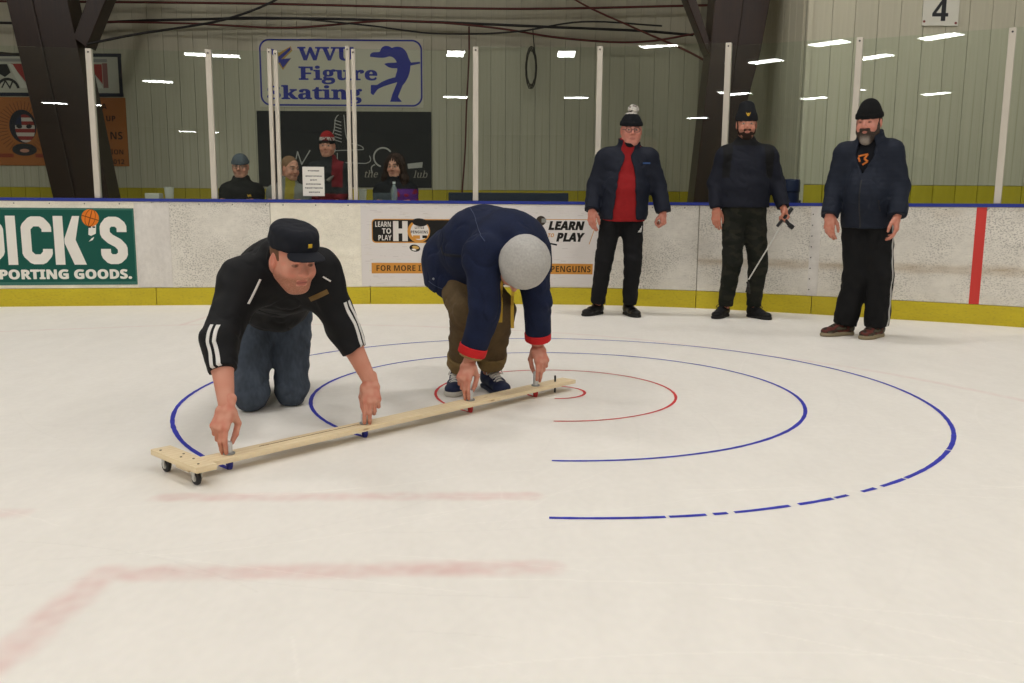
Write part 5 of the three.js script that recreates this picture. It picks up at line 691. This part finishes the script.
// ---- people at the table behind the glass
{ const b = thing('bench', 'long plain bench behind the table where the spectators sit', 'bench', [-2.05, -0.03, -9.15]), m = mat(0x6d6255, 0.7); mesh('seat', rbox(2.6, 0.04, 0.34, 0.008, 0, 0.55, 0), m, b); for (const x of [-1.2, 1.2]) for (const z of [-0.12, 0.12]) mesh('leg', bar([x, 0, z], [x, 0.53, z], 0.022), m, b); }
function spectator(label, x, z, headY, o) {
  const root = [x, -0.03, z], stand = o.stand, py = stand ? 0.90 : 0.70, y = headY + 0.03, dx = o.lean || 0;
  const J = { pel: [0, py, 0], che: [dx * 0.6, y - 0.31, 0], shR: [dx - 0.145, y - 0.25, 0], shL: [dx + 0.145, y - 0.25, 0], nek: [dx, y - 0.13, 0], head: [dx + (o.hx || 0), y, 0.02], elR: [dx - 0.185, y - 0.47, 0.06], elL: [dx + 0.185, y - 0.47, 0.06], wrR: [dx - 0.13, 1.0, 0.2], wrL: [dx + 0.13, 1.0, 0.2], side: [1, 0, 0], hf: o.hf || [0, 0, 1], hu: [0, 1, 0] };
  for (const [s, k] of [['R', -1], ['L', 1]]) { J['hi' + s] = [k * 0.09, py - 0.02, 0]; J['kn' + s] = stand ? [k * 0.1, 0.47, 0.02] : [k * 0.1, 0.5, 0.2]; J['an' + s] = stand ? [k * 0.1, 0.09, -0.03] : [k * 0.1, 0.09, 0.18]; }
  const t = person(label, root, 'spectators behind the glass'), HM = headM(J, { scale: 0.98 }), skin = o.skin || lin('#b98672');
  mesh('body', join([bodyGeo(J, { cell: 0.014, skin }), place(headGeo({ cell: 0.005, ...(o.face || {}), skin }), HM), ...['L', 'R'].map(s => place(handGeo(relaxed, 0.005, skin), frameM(J['wr' + s], [s === 'L' ? -0.7 : 0.7, -0.1, 0.7], [0, -1, 0.2], s === 'L')))]), vmat(0.6), t);
  const jf = disp(union([cut(union(torso(J, { p: [0.19, 0.14], w: [0.19, 0.14], c: [0.18, 0.135], s: 0.07, ext: 0.1, n: 0.1, n2: 0.075 }), 0.06), [0, py - 0.1, 0], [0, -1, 0]), ...['L', 'R'].flatMap(s => sleeve(J, s, [0.078, 0.064, 0.052], 0.95)), withK(cone(J.nek, lerp(J.nek, J.head, 0.3), 0.08, 0.078, 1), 0.02)], 0.05), folds(0.008));
  const jk = mesh(o.topName || 'jacket', nets(jf, 0.01, o.top), vmat(0.85), t);
  mesh('trousers', nets(union(pants(J, { p: [0.18, 0.13], t: 0.1, k: 0.075, a: 0.06 }), 0.04), 0.012, cloth(lin('#1a1c22'))), vmat(0.9), t);
  for (const k of [-1, 1]) shoe(t, [k * 0.1, 0, J.anL[2]], [k * 0.1, 1], { color: cloth(lin('#1c1a18')), sole: lin('#2a2826'), cell: 0.009 });
  return { t, J, HM, jf, jk };
}
{
  const { t, J, HM, jf, jk } = spectator('spectator in a grey knit cap, glasses and black fleece', -2.785, -9.12, 1.315, { top: cloth(lin('#0d0e10'), 0.2), topName: 'fleece', hf: [0.1, -0.1, 1] });
  mesh('knit_cap', place(nets(beanie({ rim: 0.035, h: 0.095, cuff: 0.025 }), 0.005, cloth(lin('#4d545c'), 0.2)), HM), vmat(0.95), t); mesh('glasses', place(glassesGeo(), HM), mat(0x1c1a1a, 0.4), t);
  mesh('emblem', strip(jf, [0, 1, 2, 3].map(i => ({ from: [0.09 + i * 0.012, 1.06 - (i % 2) * 0.012, 0.4], to: [0.09 + i * 0.012, 1.06 - (i % 2) * 0.012, 0], across: [0, 1, 0] })), 0.02), mat(0xc79a22, 0.7), jk).userData.label = 'small gold emblem';
}
{
  const { t, J, HM } = spectator('spectator with thin fair hair in a grey hooded top between the doubled posts', -2.31, -9.14, 1.30, { hx: 0.03, hf: [0.75, -0.15, 0.6], top: (x, y, z) => (Math.abs(x - 0.04) < 0.045 && z > 0.05 ? lin('#8a7a2c') : lin('#6d6d68')).map(q => q * (1 + 0.15 * N3(x * 30, y * 30, z * 30))), topName: 'hooded_top' });
  mesh('hair', place(nets(cut(cut(ell([0, 0.04, -0.02], [0.081, 0.092, 0.098]), [0, 0.06, 0.05], [0, -0.45, 1]), [0, -0.03, 0], [0, -1, 0]), 0.006, cloth(lin('#7a5c44'), 0.3, 150)), HM), vmat(0.85), t);
  mesh('hood', nets(disp(ell([0.0, 1.12, -0.07], [0.13, 0.07, 0.09]), folds(0.01)), 0.01, cloth(lin('#6d6d68'), 0.2)), vmat(0.9), t);
}
{
  const { t, J, HM } = spectator('spectator standing in a red and white hat behind the paper notice', -1.955, -9.42, 1.545, { stand: true, lean: 0, top: (x, y, z) => ((x > 0.06 && x < 0.17 && y > 1.15) || y < 1.08 ? lin('#6e1a22') : lin('#26282a')).map(q => q * (1 + 0.2 * N3(x * 30, y * 30, z * 30))), hf: [0, -0.05, 1] });
  const hb = beanie({ rim: 0.03, tilt: -0.12, h: 0.12, cuff: 0 }); mesh('hat', place(nets(hb, 0.005, (x, y, z) => (y < 0.062 ? lin('#14151a') : y < 0.095 ? (N3(x * 60, y * 60, z * 60) > -0.1 ? lin('#b5b0a8') : lin('#6d1f24')) : lin('#8c1f22'))), HM), vmat(0.95), t);
  mesh('hood', nets(disp(union([cone([-0.12, 1.33, 0.06], [-0.03, 1.22, 0.13], 0.03, 0.022), cone([0.12, 1.33, 0.06], [0.03, 1.22, 0.13], 0.03, 0.022), cone([-0.12, 1.34, 0.05], [0, 1.36, -0.1], 0.035, 0.04), cone([0.12, 1.34, 0.05], [0, 1.36, -0.1], 0.035, 0.04)], 0.03), folds(0.005)), 0.008, cloth(lin('#77716a'), 0.2)), vmat(0.9), t);
}
{
  const { t, J, HM } = spectator('woman with long brown hair in a dark jacket with purple sleeves', -1.205, -9.12, 1.33, { hf: [-0.25, -0.15, 1], skin: lin('#bd8b78'), top: (x, y, z) => (y < 1.13 && x > 0.0 ? (N3(x * 14, y * 14, z * 14) > 0.12 ? lin('#8e1f3a') : lin('#5a2a78')) : y < 1.09 ? lin('#4b5258') : lin('#14151a')).map(q => q * (1 + 0.2 * N3(x * 30, y * 30, z * 30))) });
  const hr = disp(carve(union([ell([0, 0.035, -0.02], [0.095, 0.1, 0.105]), ...[-1, 1].flatMap(s => [cone([s * 0.08, 0.02, 0.01], [s * 0.1, -0.12, 0.02], 0.03, 0.04), cone([s * 0.1, -0.12, 0.02], [s * 0.11, -0.24, 0.05], 0.04, 0.03)]), cone([0, -0.02, -0.08], [0, -0.24, -0.08], 0.08, 0.07)], 0.03), ell([0, -0.02, 0.08], [0.056, 0.085, 0.06]), 0.01), (x, y, z) => 0.006 * Math.sin(Math.atan2(x, z) * 22 + 3 * N3(x * 20, y * 20, z * 20)));
  mesh('hair', place(nets(hr, 0.005, cloth(lin('#2e1c14'), 0.4, 80)), HM), vmat(0.7), t);
}

renderer.render(scene, camera);
